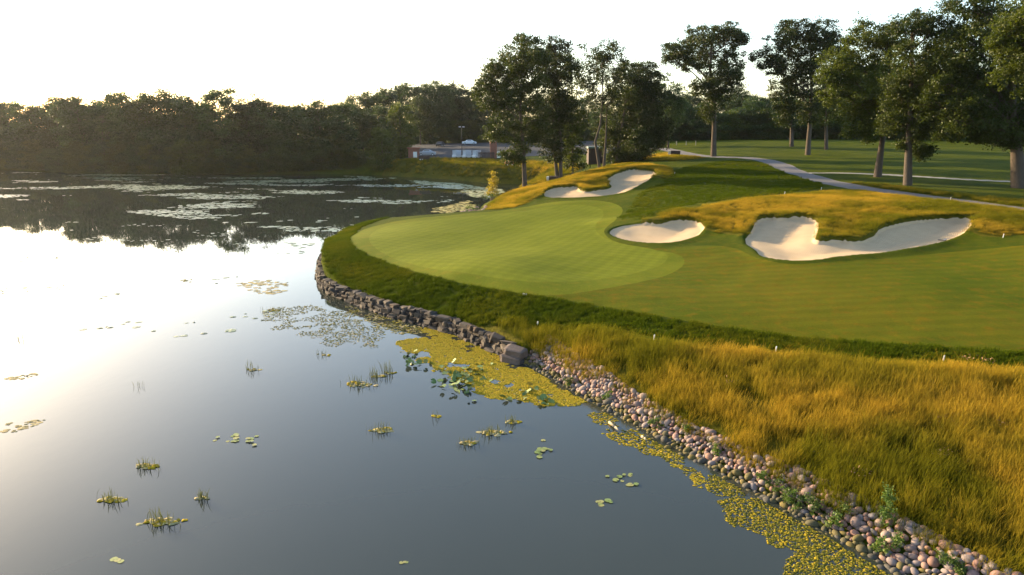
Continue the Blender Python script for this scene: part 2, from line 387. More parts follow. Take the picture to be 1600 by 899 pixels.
FAIR = px_poly([(542,377),(556,363),(597,350),(651,342),(729,335),(800,329),(854,316.5),(907,313),(953,315),(976,325),(967,340),(944,357),(944,369),(965,380),(1030,390),(1095,383),(1150,388),(1178,406),(1240,417),(1320,409),(1400,403),(1500,391),(1600,383),(1800,370),(2100,380),(2100,570),(1800,560),(1600,548),(1400,537),(1200,520),(1000,490),(880,468),(800,458),(700,440),(620,415),(570,397)])
COLLAR = px_poly([(542,377),(556,363),(597,350),(651,342),(729,335),(800,329),(854,316.5),(907,313),(953,315),(976,325),(967,340),(944,357),(944,369),(965,380),(1030,391),(1075,402),(1060,425),(1000,442),(930,454),(860,464),(800,458),(700,440),(620,415),(570,397)])
N1 = px_poly([(718,512),(760,502),(830,507),(950,520),(1100,540),(1250,556),(1400,566),(1600,580),(1900,600),(2300,700),(2300,1200),(1680,958),(1520,890),(1400,830),(1300,788),(1200,733),(1100,678),(1000,628),(900,583),(822,546),(770,527)], 1)
N2 = px_poly([(1022,340),(1040,328),(1100,321),(1150,312),(1250,303),(1330,296.5),(1380,303),(1450,311),(1600,330),(1800,350),(1800,372),(1600,366),(1545,374),(1500,364),(1400,372),(1310,386),(1262,390),(1200,352),(1165,376),(1130,368),(1100,364),(1040,362),(1005,354),(1000,348)], 1)
N3 = px_poly([(752,330),(756,318),(790,303),(830,292),(870,281),(910,270),(950,259),(985,254),(1045,260),(1056,271),(1046,280),(1020,280),(960,290),(930,303),(900,301),(862,302),(835,313),(795,328)], 1)
N4 = px_poly([(1300,284),(1380,288),(1480,301),(1600,314),(1800,340),(1800,352),(1600,326),(1450,308),(1340,293)], 1)
N5 = px_poly([(560,270),(590,259),(625,250),(700,248.5),(780,251),(870,255),(915,259),(905,268),(860,283),(835,290),(760,287),(700,280),(620,275)], 1)
N6 = px_poly([(985,250),(1035,238),(1060,242),(1110,247),(1080,250),(1045,252)], 1)

def strip_poly(uv, width, widths=None):
    """a path of constant width along a draped pixel polyline -> polygon"""
    p = drape_px(uv)[:, :2]
    for _ in range(3):
        q = [p[0]]
        for a, b in zip(p[:-1], p[1:]): q += [a * .75 + b * .25, a * .25 + b * .75]
        p = np.array(q + [p[-1]])
    t = np.gradient(p, axis=0); t /= np.linalg.norm(t, axis=1)[:, None]; nn = np.stack([-t[:, 1], t[:, 0]], 1)
    return np.concatenate([p + nn * width / 2, (p - nn * width / 2)[::-1]]), p
PATH, PATH_C = strip_poly([(1750,348),(1600,328),(1480,312),(1400,301),(1330,292),(1270,279),(1232,265),(1205,252),(1170,246),(1120,246),(1075,241),(1045,234),(1028,231),(1000,233)], 3.0)
BRANCH, BRANCH_C = strip_poly([(1262,270),(1290,270),(1350,271),(1450,277),(1600,286),(1800,297)], 1.5)
PARK = np.array([(-26, 164), (-4, 162), (22, 158), (30, 178), (30, 226), (-40, 232), (-40, 176)], float)

sand_polys = [B1, B2, B3]; native_polys = [N1, N2, N3, N4, N5, N6]

def height(P, sd_s=None):
    """final terrain height with shore, bunkers and lips"""
    P = np.atleast_2d(P).astype(float)
    z = tps(P)
    z = z + (fbm(P[:, 0] * .12, P[:, 1] * .12, 3) - .5) * 0.25 + (fbm(P[:, 0] * .7, P[:, 1] * .7, 9, 3) - .5) * 0.05
    nat = np.full(len(P), -1e9)
    for q in (N2, N3): nat = np.maximum(nat, poly_sd(P, q)[0])
    for q in sand_polys:
        s, _ = poly_sd(P, q)
        z -= 0.28 * sstep(0.0, 2.3, s) + 0.05 * sstep(0, .12, s)
        z += 0.22 * sstep(-3.0, -0.25, s) * sstep(0.05, -0.12, s) * sstep(-0.6, 0.5, nat)
        z += 0.10 * sstep(-1.2, -0.1, s) * sstep(0.05, -0.1, s)
    for q in (PATH, BRANCH, PARK):
        s, _ = poly_sd(P, q); z -= 0.06 * sstep(-.2, .2, s)
    sd, idx = poly_sd(P, SH)
    k = np.array([{'w': 0, 'r': 1, 'n': 2}[c] for c in SHK])[idx]
    lo = np.choose(k, [0.10, -0.7, -1.5]); hi = np.choose(k, [0.42, 1.5, 4.0]); bed = np.choose(k, [-0.9, -0.45, -0.5])
    f = np.clip((sd - lo) / (hi - lo), 0, 1); f = np.where(k == 1, f, f * f * (3 - 2 * f))
    z = z * f + bed * (1 - f)
    return z - 1.2 * sstep(-0.5, -7, sd)
def H(x, y): return float(height(np.array([[x, y]]))[0])
def on_px(u, v):
    p = drape_px([(u, v)])[0]; p[2] = H(p[0], p[1]); return Vector(p)

def axis(lo, a, b, hi, d, g=1.09, dmax=40):
    mid = list(np.arange(a, b + 1e-6, d)); L, x, s = [], a, d
    while x > lo: s = min(s * g, dmax); x -= s; L.append(max(x, lo))
    Rr, x, s = [], b, d
    while x < hi: s = min(s * g, dmax); x += s; Rr.append(min(x, hi))
    return np.array(sorted(set(L)) + mid + sorted(set(Rr)))
gx = axis(-690, -18, 42, 690, .22); gy = axis(-150, 14, 92, 880, .22, 1.035)
GX, GY = np.meshgrid(gx, gy); nx, ny = len(gx), len(gy)
P0 = np.stack([GX.ravel(), GY.ravel()], 1); Z0 = height(P0)
TV = np.column_stack([P0, Z0])
dzdy, dzdx = np.gradient(Z0.reshape(ny, nx), gy, gx)
TN = np.stack([-dzdx.ravel(), -dzdy.ravel(), np.ones(nx * ny)], 1); TN /= np.linalg.norm(TN, axis=1)[:, None]
i0 = (np.arange(ny - 1)[:, None] * nx + np.arange(nx - 1)[None]).ravel()
TT = np.concatenate([np.stack([i0, i0 + 1, i0 + nx + 1], 1), np.stack([i0, i0 + nx + 1, i0 + nx], 1)])

def split(T, poly):
    """cut triangles along the outline of poly; returns (inside, outside); adds vertices to TV/TN"""
    global TV, TN
    lo, hi = poly.min(0) - .5, poly.max(0) + .5
    c = TV[T][:, :, :2]; near = ((c.max(1) >= lo) & (c.min(1) <= hi)).all(1)
    far, T = T[~near], T[near]
    used = np.unique(T); sd = np.zeros(len(TV)); sd[used] = poly_sd(TV[used, :2], poly)[0]
    s = sd[T]; s[s == 0] = 1e-9; inn = (s > 0).sum(1)
    IN, OUT = [T[inn == 3]], [T[inn == 0]]
    cut = {}; nv, nn = [], []
    def mid(a, b):
        k = (min(a, b), max(a, b))
        if k not in cut:
            t = sd[a] / (sd[a] - sd[b]); t = min(max(t, .02), .98)
            nv.append(TV[a] * (1 - t) + TV[b] * t); m_ = TN[a] * (1 - t) + TN[b] * t; nn.append(m_ / np.linalg.norm(m_))
            cut[k] = len(TV) + len(nv) - 1
        return cut[k]
    ti, to = [], []
    for tri, k in zip(T[(inn == 1) | (inn == 2)], inn[(inn == 1) | (inn == 2)]):
        pos = [sd[i] >= 0 for i in tri]; lone = pos.index(k == 1)
        a, b, c_ = tri[lone], tri[(lone + 1) % 3], tri[(lone + 2) % 3]
        ab, ac = mid(a, b), mid(a, c_)
        (ti if k == 1 else to).append((a, ab, ac)); (to if k == 1 else ti).extend([(ab, b, c_), (ab, c_, ac)])
    if nv: TV = np.concatenate([TV, nv]); TN = np.concatenate([TN, nn])
    if ti: IN.append(np.array(ti))
    if to: OUT.append(np.array(to))
    return np.concatenate(IN), np.concatenate(OUT + [far])

def land(name, T, mat, label=None, cat=None, kind='structure', group=None):
    u, inv = np.unique(T, return_inverse=True)
    me = mesh_np(name, TV[u], inv.reshape(-1, 3), mat, True, None, TN[u])
    return tag(obj(name, me), label, cat, group, kind)

rest = TT
for nm, q, lab in (('sand_bunker', B1, 'winding sand bunker on the grassy hillside below the clump of tall trees'),
                   ('sand_bunker', B2, 'small kidney shaped sand bunker beside the right edge of the putting green'),
                   ('sand_bunker', B3, 'largest sand bunker, two lobes parted by a tongue of tall grass')):
    a, rest = split(rest, q); land(nm, a, M['sand'], lab, 'sand bunker', 'thing', 'bunkers around the green')
a, rest = split(rest, PATH); land('cart_path', a, M['path'])
a, rest = split(rest, BRANCH); land('side_path', a, M['kerb'])
a, rest = split(rest, PARK); land('car_park', a, M['asphalt'])
a, rest = split(rest, GREEN); land('putting_green', a, M['green'])
a, rest = split(rest, COLLAR); land('green_collar', a, M['collar'])
a, rest = split(rest, FAIR); land('fairway', a, M['fairway'])
nat = []
for q in native_polys:
    a, rest = split(rest, q); nat.append(a)
land('meadow_ground', np.concatenate(nat), M['meadow'])
land('ground', rest, M['rough'])

w_me = mesh_np('lake_water', [(-690, -150, 0), (60, -150, 0), (60, 300, 0), (-690, 300, 0)], [(0, 1, 2, 3)], M['water'], False)
tag(obj('lake_water', w_me), kind='structure')

# ------------------------------------------------------------------ grass (tufts set out as points, one tuft mesh per kind)
def tuft_mesh(name, n, rad, h, lean, width, seed, mat, seedhead=True):
    r = np.random.default_rng(seed); V, F, A = [], [], []
    for _ in range(n):
        a = r.uniform(0, 6.283); d = rad * math.sqrt(r.uniform()); x, y = d * math.cos(a), d * math.sin(a)
        hh = h * r.uniform(.55, 1.1); la = r.normal(0.5, .9); ln = lean * r.uniform(.3, 1.2) * hh
        ox, oy = math.cos(la) * ln, math.sin(la) * ln; b = r.uniform(0, 6.283); wx, wy = math.cos(b) * width, math.sin(b) * width
        k = len(V)
        V += [(x - wx, y - wy, -.05), (x + wx, y + wy, -.05), (x + ox * .35 - wx * .8, y + oy * .35 - wy * .8, hh * .55), (x + ox * .35 + wx * .8, y + oy * .35 + wy * .8, hh * .55),
              (x + ox - wx * .9, y + oy - wy * .9, hh * .93), (x + ox * 1.15, y + oy * 1.15, hh)]
        A += [0, 0, .55, .55, .95, 1]
        F += [(k, k + 1, k + 3), (k, k + 3, k + 2), (k + 2, k + 3, k + 5), (k + 2, k + 5, k + 4)]
    return mesh_np(name, V, F, mat, False, {'h': A})

def tuft_collection(name, meshes):
    c = bpy.data.collections.new(name)
    for i, me in enumerate(meshes): c.objects.link(bpy.data.objects.new(me.name, me))
    return c

def scatter_group(coll):
    ng = bpy.data.node_groups.new('scatter_' + coll.name, 'GeometryNodeTree')
    ng.interface.new_socket('Geometry', in_out='INPUT', socket_type='NodeSocketGeometry')
    ng.interface.new_socket('Geometry', in_out='OUTPUT', socket_type='NodeSocketGeometry')
    n = ng.nodes; gi, go = n.new('NodeGroupInput'), n.new('NodeGroupOutput')
    ci = n.new('GeometryNodeCollectionInfo'); ci.inputs['Collection'].default_value = coll; ci.inputs['Separate Children'].default_value = True; ci.inputs['Reset Children'].default_value = True
    ip = n.new('GeometryNodeInstanceOnPoints'); ip.inputs['Pick Instance'].default_value = True
    def named(nm, t):
        a = n.new('GeometryNodeInputNamedAttribute'); a.data_type = t; a.inputs['Name'].default_value = nm; return a.outputs['Attribute']
    L = ng.links.new
    L(gi.outputs[0], ip.inputs['Points']); L(ci.outputs[0], ip.inputs['Instance']); L(named('idx', 'INT'), ip.inputs['Instance Index'])
    L(named('rot', 'FLOAT_VECTOR'), ip.inputs['Rotation']); L(named('scl', 'FLOAT_VECTOR'), ip.inputs['Scale']); L(ip.outputs[0], go.inputs[0])
    return ng

def scatter(name, P, coll_ng, nvar, tone, hs, label, cat, seed=1, tilt=.12):
    r = np.random.default_rng(seed); n = len(P)
    me = bpy.data.meshes.new(name); me.vertices.add(n); me.vertices.foreach_set('co', np.asarray(P, np.float32).ravel())
    def add(nm, t, key, v): a = me.attributes.new(nm, t, 'POINT'); a.data.foreach_set(key, np.ascontiguousarray(v).ravel())
    add('idx', 'INT', 'value', r.integers(0, nvar, n).astype(np.int32))
    add('rot', 'FLOAT_VECTOR', 'vector', np.column_stack([r.normal(0, tilt, n), r.normal(0, tilt, n), r.uniform(-.9, .9, n)]).astype(np.float32))
    s = r.uniform(.8, 1.2, n); add('scl', 'FLOAT_VECTOR', 'vector', np.column_stack([s, s, s * hs]).astype(np.float32))
    add('tone', 'FLOAT', 'value', np.asarray(tone, np.float32))
    o = obj(name, me); md = o.modifiers.new('scatter', 'NODES'); md.node_group = coll_ng
    return tag(o, label, cat, None, 'stuff')

tall = tuft_collection('tall_tufts', [tuft_mesh('fescue_tuft', 64, .28, .56, .30, .0042, 20 + i, M['blade']) for i in range(5)] + [tuft_mesh('fescue_tuft', 22, .32, .86, .35, .004, 33, M['blade'])])
NG_TALL = scatter_group(tall)
low = tuft_collection('low_tufts', [tuft_mesh('rough_tuft', 34, .20, .15, .6, .007, 40 + i, M['short_blade']) for i in range(4)])
NG_LOW = scatter_group(low)

def sample_poly(poly, dens, seed, clipx=None):
    r = np.random.default_rng(seed); lo, hi = poly.min(0), poly.max(0)
    if clipx: lo, hi = np.maximum(lo, clipx[0]), np.minimum(hi, clipx[1])
    n = int((hi - lo).prod() * dens); P = r.uniform(lo, hi, (n, 2))
    return P[poly_sd(P, poly)[0] > 0]
def off_sand_path(P, m=0.05):
    k = np.ones(len(P), bool)
    for q in sand_polys: k &= poly_sd(P, q)[0] < -m
    for q in (PATH, BRANCH, PARK, FAIR): k &= poly_sd(P, q)[0] < -.1
    return P[k]
# visible wedge only: things well outside the frame need no tufts
def in_view(P, m=6): return P[(np.abs(P[:, 0]) < P[:, 1] * .76 + m) & (P[:, 1] > 6)]

def meadow(name, poly, dens, seed, hs, label, tonebias=0.0, clip=((-60, 8), (70, 200))):
    P = in_view(off_sand_path(sample_poly(poly, dens, seed, clip)))
    sd = poly_sd(P, SH)[0]; P = P[sd > .9]
    if poly is N1:   # shorter and sparser along the mown line
        pass
    tone = np.clip((fbm(P[:, 0] * .35, P[:, 1] * .35, seed) - .5) * 2.6 + .42 + tonebias + np.random.default_rng(seed).normal(0, .13, len(P)), 0, 1)
    dens_n = fbm(P[:, 0] * .9, P[:, 1] * .9, seed + 5)
    k = np.random.default_rng(seed + 1).uniform(size=len(P)) < np.clip(dens_n * 2.2 - .25, .2, 1)
    P, tone = P[k], tone[k]; se = poly_sd(P, poly)[0] + (fbm(P[:, 0] * .8, P[:, 1] * .8, seed + 9) - .5) * 1.6
    k = np.random.default_rng(seed + 2).uniform(size=len(P)) < .12 + .88 * sstep(-.3, .8, se)
    P, tone, se = P[k], tone[k], se[k]; Z = height(P); hs = hs * (.42 + .58 * sstep(-.2, 1.5, se)) * (.75 + .5 * fbm(P[:, 0] * .5, P[:, 1] * .5, seed + 3))
    sdg = poly_sd(P, SH)[0]
    if poly is N1: tone = np.clip(tone + .45 * sstep(2.0, 6.5, sdg) - .20, 0, 1)
    return scatter(name, np.column_stack([P, Z]), NG_TALL, 6, tone, hs, label, 'tall grass', seed)
meadow('tall_grass', N1, 32, 11, .95, 'golden tall fescue filling the foreground slope above the rounded stones', .06)
meadow('tall_grass', N2, 18, 12, .5, 'sunlit tall fescue on the mound behind the two right bunkers', .06)
meadow('tall_grass', N3, 14, 13, .6, 'golden tall grass on the hillside round the farthest bunker', .10)
meadow('tall_grass', N4, 10, 14, .6, 'thin pale grass strip along the near cart path', .05)
meadow('tall_grass', N5, 4, 15, 1.1, 'green and gold tall grass on the bank below the car park', -.25)
meadow('tall_grass', N6, 8, 16, .6, 'yellow grass beside the pale block on the skyline', .3)

# shaggy rough: the bank round the green, the strip above the tall grass, the lips of the bunkers
BANK = np.array([tuple(q) for q in SH[13:24][::-1]] + [tuple(p) for p in drape_px([(900,512),(1100,538),(1300,560),(1600,580),(1750,590),(1750,556),(1600,545),(1400,534),(1200,517),(1000,487),(880,466),(800,456),(700,438),(620,413),(570,393),(545,374),(560,358)])[:, :2]] + [(-11.5, 64)])
P = in_view(off_sand_path(sample_poly(BANK, 34, 21, ((-20, 8), (60, 70))), .0)); P = P[(poly_sd(P, SH)[0] > .45) & (poly_sd(P, N1)[0] < .2)]
tone = np.clip((fbm(P[:, 0] * .5, P[:, 1] * .5, 4) - .42) * 2.2, 0, 1)
scatter('rough_grass', np.column_stack([P, height(P)]), NG_LOW, 4, tone, 1.0, 'shaggy green rough on the bank between the stone wall and the green', 'rough grass', 21)
RO = px_poly([(960,345),(985,325),(1000,300),(1045,280),(1060,262),(1120,252),(1190,252),(1240,275),(1300,292),(1240,302),(1140,311),(1035,327),(1018,342)], 1)
P = in_view(off_sand_path(sample_poly(RO, 7, 22, ((-20, 8), (70, 130)))))
tone = np.clip((fbm(P[:, 0] * .3, P[:, 1] * .3, 6) - .45) * 2.0, 0, 1)
scatter('rough_grass', np.column_stack([P, height(P)]), NG_LOW, 4, tone, 1.1, 'dark mown rough on the slope between the far and right bunkers', 'rough grass', 22)

# ------------------------------------------------------------------ stones
def stone_mesh(name, seed, blocky, col, mat):
    bm = bmesh.new(); r = random.Random(seed)
    if blocky:      # roughly squared block with chipped corners
        bmesh.ops.create_cube(bm, size=1.7); bmesh.ops.bevel(bm, geom=bm.edges[:], offset=.22, segments=1, affect='EDGES'); bmesh.ops.triangulate(bm, faces=bm.faces[:])
    else: bmesh.ops.create_icosphere(bm, subdivisions=2, radius=1.0)
    ax = [Vector((r.gauss(0, 1), r.gauss(0, 1), r.gauss(0, 1))).normalized() for _ in range(7)]; am = [r.uniform(-.16, .16) for _ in ax]
    for v in bm.verts:
        d = v.co.normalized(); s = 1 + sum(a * max(0, d.dot(x)) ** 2 for a, x in zip(am, ax))
        if blocky: v.co = v.co * s + Vector((r.uniform(-.13, .13), r.uniform(-.13, .13), r.uniform(-.11, .11)))
        else: v.co = d * s
    me = bpy.data.meshes.new(name); bm.to_mesh(me); bm.free(); me.materials.append(mat); me.update()
    a = me.attributes.new('col', 'FLOAT_VECTOR', 'POINT')
    a.data.foreach_set('vector', np.tile(np.array(col, np.float32), (len(me.vertices), 1)).ravel())
    for p in me.polygons: p.use_smooth = not blocky
    return me
PEB = [(.64 * c[0], .53 * c[1], .50 * c[2]) for c in [(0.36, .25, .21), (.42, .32, .27), (.28, .19, .17), (.33, .32, .33), (.27, .29, .32), (.44, .39, .33), (.33, .23, .19), (.23, .20, .19), (.40, .30, .28), (.46, .42, .39), (.31, .27, .26), (.38, .27, .21)]]
peb = [stone_mesh('stone', 100 + i, False, c, M['stone']) for i, c in enumerate(PEB)]
wet = [stone_mesh('stone', 160 + i, False, c, M['stone']) for i, c in enumerate(((.085, .075, .04), (.11, .09, .035), (.07, .065, .055), (.13, .10, .03)))]
rip = SH[3:14]                                     # riprap part of the shoreline
def along(poly, step):
    d = np.r_[0, np.cumsum(np.linalg.norm(np.diff(poly, axis=0), axis=1))]; s = np.arange(0, d[-1], step)
    return np.column_stack([np.interp(s, d, poly[:, 0]), np.interp(s, d, poly[:, 1])])
r = random.Random(5); placed = []; cell = {}
line = along(rip, .05); tl = np.gradient(line, axis=0); tl /= np.linalg.norm(tl, axis=1)[:, None]; nl = np.stack([tl[:, 1], -tl[:, 0]], 1)
if poly_sd(line[200:201] + nl[200:201] * .5, SH)[0][0] < 0: nl = -nl
for k in range(48000):
    i = r.randrange(len(line)); wdt = 1.6 + .25 * math.sin(i * .013); o = r.uniform(-.42, wdt)
    if r.random() > (1 if o > -.1 else .45): continue
    p = line[i] + nl[i] * o; s = r.choice((.07, .08, .09, .10, .11, .12, .135)) * r.uniform(.85, 1.15)
    key = (int(p[0] // .5), int(p[1] // .5)); ok = True
    for a in (-1, 0, 1):
        for b in (-1, 0, 1):
            for q in cell.get((key[0] + a, key[1] + b), ()):
                if (p[0] - q[0]) ** 2 + (p[1] - q[1]) ** 2 < ((s + q[2]) * .66) ** 2: ok = False; break
            if not ok: break
        if not ok: break
    if ok: e = (p[0], p[1], s); placed.append(e); cell.setdefault(key, []).append(e)
hz = height(np.array([(a, b) for a, b, _ in placed]))
def vis_size(e):
    d = math.hypot(e[0], e[1]); inv = abs(e[0]) < e[1] * .745 and e[1] > 13.3
    return (e[2] / d) if inv else -1
order = sorted(range(len(placed)), key=lambda i: -vis_size(placed[i]))
bank = empty('stone_revetment', tuple(np.append(rip[5], 0.0)))
tag(bank, 'bank of rounded pinkish grey stones running along the foreground waterline', 'stone bank')
bl = Vector(bank.location); fillV, fillF, fillC = [], [], []
for n_, i in enumerate(order):
    x, y, s = placed[i]; z = hz[i] + s * .38; me = peb[r.randrange(len(peb))] if hz[i] > .06 + r.uniform(-.1, .1) else wet[r.randrange(4)]
    sc = Vector((s * r.uniform(1.05, 1.45), s * r.uniform(.85, 1.05), s * r.uniform(.68, .9))); ro = (r.gauss(0, .3), r.gauss(0, .3), r.uniform(0, 6.28))
    if n_ < 300:
        obj('stone', me, bank, Vector((x, y, z)) - bl, ro, sc)
    else:
        from mathutils import Euler
        mt = Euler(ro).to_matrix(); k = sum(len(v) for v in fillV)
        fillV.append(np.array([(mt @ Vector((v.co.x * sc.x, v.co.y * sc.y, v.co.z * sc.z))) + Vector((x, y, z)) - bl for v in me.vertices]))
        fillF.append(np.array([p.vertices[:] for p in me.polygons]) + k)
        ca = np.empty(len(me.vertices) * 3, np.float32); me.attributes['col'].data.foreach_get('vector', ca); fillC.append(ca.reshape(-1, 3))
o = obj('stone_fill', mesh_np('stone_fill', np.concatenate(fillV), np.concatenate(fillF), M['stone'], True, {'col': np.concatenate(fillC)}), bank)
o['kind'] = 'stuff'

WST = [tuple(.27 * q for q in c) for c in [(.20, .165, .145), (.26, .21, .18), (.16, .14, .135), (.30, .235, .185), (.21, .19, .19), (.24, .175, .14), (.33, .27, .22)]]
wst = [stone_mesh('stone', 200 + i, True, c, M['wallstone']) for i, c in enumerate(WST * 2)]
wl = SH[13:23]; line = along(wl[::-1], .02)
tl = np.gradient(line, axis=0); tl /= np.linalg.norm(tl, axis=1)[:, None]; nl = np.stack([tl[:, 1], -tl[:, 0]], 1)
if poly_sd(line[100:101] + nl[100:101] * .3, SH)[0][0] < 0: nl = -nl
wall = empty('retaining_wall', (line[len(line) // 2][0], line[len(line) // 2][1], 0)); wb = Vector(wall.location)
tag(wall, 'low dry stone retaining wall holding up the edge of the green', 'stone wall')
for course in range(4):
    i = r.randrange(8)
    while i < len(line) - 12:
        L = r.choice((.26, .34, .42, .55, .7, .85)) * r.uniform(.85, 1.15); st = int(L / .02); j = min(i + st // 2, len(line) - 1)
        p = line[j] + nl[j] * (.02 + course * .075 + r.uniform(-.08, .08)); top = float(tps(np.array([line[j] + nl[j] * .6]))[0])
        hgt = r.uniform(.14, .30); z = .02 + course * .19
        if z < top - .02:
            obj('stone', r.choice(wst), wall, Vector((p[0], p[1], z + r.uniform(-.02, .02))) - wb, (r.gauss(0, .16), r.gauss(0, .13), math.atan2(tl[j][1], tl[j][0]) + r.gauss(0, .22)), (L * .54, r.uniform(.2, .28), hgt * .58))
        i += st
for u, v, z, s, lab in ((806, 551, .38, (.52, .40, .24), 'large flat boulder capping the end of the stone wall'), (800, 560, .14, (.58, .36, .2), 'wide dark boulder at the waterline where the wall ends')):
    p = W(u, v, z); tag(obj('boulder', stone_mesh('boulder', int(u), True, (.12, .095, .085), M['wallstone']), None, p, (0.05, .04, -.5), s), lab, 'boulder')
r2 = random.Random(3)
cob = empty('stone_pile', tuple(on_px(738, 328))); tag(cob, 'small heap of grey stones at the water beyond the green', 'stone pile')
for k in range(26):
    x, y = r2.gauss(0, .9), r2.gauss(0, 1.4); p = Vector(cob.location)
    s = r2.uniform(.16, .3); obj('stone', r2.choice(peb), cob, (x, y, max(.02, H(p.x + x, p.y + y)) + s * .3 - p.z), (0, 0, r2.uniform(0, 6)), (s * 1.2, s, s * .8))

# ------------------------------------------------------------------ trees
def tube(V, F, pts, rads, n=7):
    pts = [Vector(p) for p in pts]; base = len(V); up = None
    for i, (p, rr) in enumerate(zip(pts, rads)):
        d = (pts[min(i + 1, len(pts) - 1)] - pts[max(i - 1, 0)]).normalized()
        u = d.orthogonal().normalized() if up is None else (up - d * up.dot(d)).normalized(); up = u; w = d.cross(u)
        for k in range(n):
            t = 2 * math.pi * k / n; V.append(p + (u * math.cos(t) + w * math.sin(t)) * rr)
    for i in range(len(pts) - 1):
        for k in range(n):
            a = base + i * n + k; b = base + i * n + (k + 1) % n; F.append((a, b, b + n, a + n))

def crown_np(lobes, rng, leaf=.34, clump_r=.62, per=30, dens=1.3, core=.35):
    """leaf quads gathered in clumps over and inside ellipsoid lobes (x,y,z,rx,ry,rz)"""
    C, TI = [], []
    for (x, y, z, a, b, c) in lobes:
        area = 4 * math.pi * ((a * b) ** 1.6 / 3 + (a * c) ** 1.6 / 3 + (b * c) ** 1.6 / 3) ** (1 / 1.6)
        n = max(6, int(area * dens / (clump_r ** 2 * 3.2)))
        d = rng.normal(size=(n, 3)); d /= np.linalg.norm(d, axis=1)[:, None]
        rad = np.where(rng.uniform(size=n) < core, rng.uniform(.2, .8, n), rng.uniform(.8, 1.1, n))
        bumpy = 1 + .22 * np.sin(d[:, 0] * 5 + x) * np.sin(d[:, 1] * 4 + y + 1) + .12 * np.sin(d[:, 2] * 9 + z)
        C.append(np.array([x, y, z]) + d * np.array([a, b, c]) * (rad * bumpy)[:, None]); TI.append(np.clip(rng.uniform(0, 1) * .75 + rng.uniform(0, .35, n) - .1, 0, 1))
    C = np.concatenate(C); TI = np.concatenate(TI); n = len(C)
    k = rng.integers(int(per * .5), int(per * 1.5), n); idx = np.repeat(np.arange(n), k); m = len(idx)
    csz = rng.uniform(.65, 1.35, n)
    off = rng.normal(size=(m, 3)) * np.array([1, 1, .62]) * (clump_r * .56 * csz[idx])[:, None]
    p = C[idx] + off
    nr = rng.normal(size=(m, 3)) + np.array([0, 0, .7]); nr /= np.linalg.norm(nr, axis=1)[:, None]
    t = np.cross(nr, rng.normal(size=(m, 3))); t /= np.linalg.norm(t, axis=1)[:, None]; b = np.cross(nr, t)
    s = (leaf * rng.uniform(.55, 1.25, m))[:, None]
    V = np.stack([p - t * s * .5, p - b * s * .32 + nr * s * .06, p + t * s * .55, p + b * s * .32 + nr * s * .06], 1).reshape(-1, 3)
    F = np.arange(m * 4).reshape(-1, 4)
    tint = np.repeat(np.clip(TI[idx] * .7 + rng.uniform(0, .3, m), 0, 1), 4)
    return V, F, tint, C

def make_tree(name, loc, lobes, trunk, r0, seed, leafmat, leaf=.30, clump_r=.60, per=38, dens=1.25, limbs=True, label=None, group=None, cat='tree'):
    """lobes and trunk points relative to loc; trunk: list of points from the ground up"""
    rng = np.random.default_rng(seed); rd = random.Random(seed)
    sat = []
    for (x, y, z, a, b, c) in lobes:      # ragged outline: small outlying sprays of leaves round every limb
        for _ in range(4):
            d = Vector((rd.gauss(0, 1), rd.gauss(0, 1), rd.gauss(0, .8))).normalized(); k = rd.uniform(.22, .42); e = rd.uniform(.9, 1.25)
            sat.append((x + d.x * a * e, y + d.y * b * e, z + d.z * c * e, a * k, b * k, c * k * .9))
    V, F, ti, C = crown_np(lobes + sat, rng, leaf, clump_r, per, dens)
    t = empty(name, loc); r0 *= .8
    obj('crown', mesh_np('crown', V, F, leafmat, False, {'tint': ti}), t)
    TVv, TF = [], []
    stems = trunk if isinstance(trunk[0][0], (list, tuple)) else [trunk]
    for st in stems:
        n = len(st); tube(TVv, TF, [Vector(st[0]) + Vector((0, 0, -.4))] + [Vector(p) for p in st], [r0 * 1.45] + [r0 * (1.12 if i == 0 else 1 - .72 * i / (n - 1)) for i in range(n)], 9)
    if limbs:
        st = stems[0]
        for (x, y, z, a, b, c) in lobes:
            tgt = Vector((x, y, z)); zz = max(st[-1][2] * .36, min(z - (abs(x) + abs(y)) * .55 - .5, st[-1][2] * .96))
            # point on the main stem at height zz
            q = Vector(st[-1])
            for p0, p1 in zip(st[:-1], st[1:]):
                if p0[2] <= zz <= p1[2]: q = Vector(p0).lerp(Vector(p1), (zz - p0[2]) / max(.01, p1[2] - p0[2])); break
            md = q.lerp(tgt, .5) + Vector((rd.gauss(0, .3), rd.gauss(0, .3), .5))
            tube(TVv, TF, [q, md, tgt], [r0 * .27, r0 * .18, r0 * .08], 6)
            near = C[np.argsort(((C - np.array(tgt)) ** 2).sum(1))[:60]]
            for _ in range(7):
                e = Vector(near[rd.randrange(len(near))]); s_ = q.lerp(tgt, rd.uniform(.55, 1))
                tube(TVv, TF, [s_, s_.lerp(e, .5) + Vector((rd.gauss(0, .15), rd.gauss(0, .15), .15)), e], [r0 * .11, r0 * .08, r0 * .03], 5)
    obj('trunk', mesh_np('trunk', [tuple(v) for v in TVv], TF, M['bark'], True), t)
    return tag(t, label, cat, group)

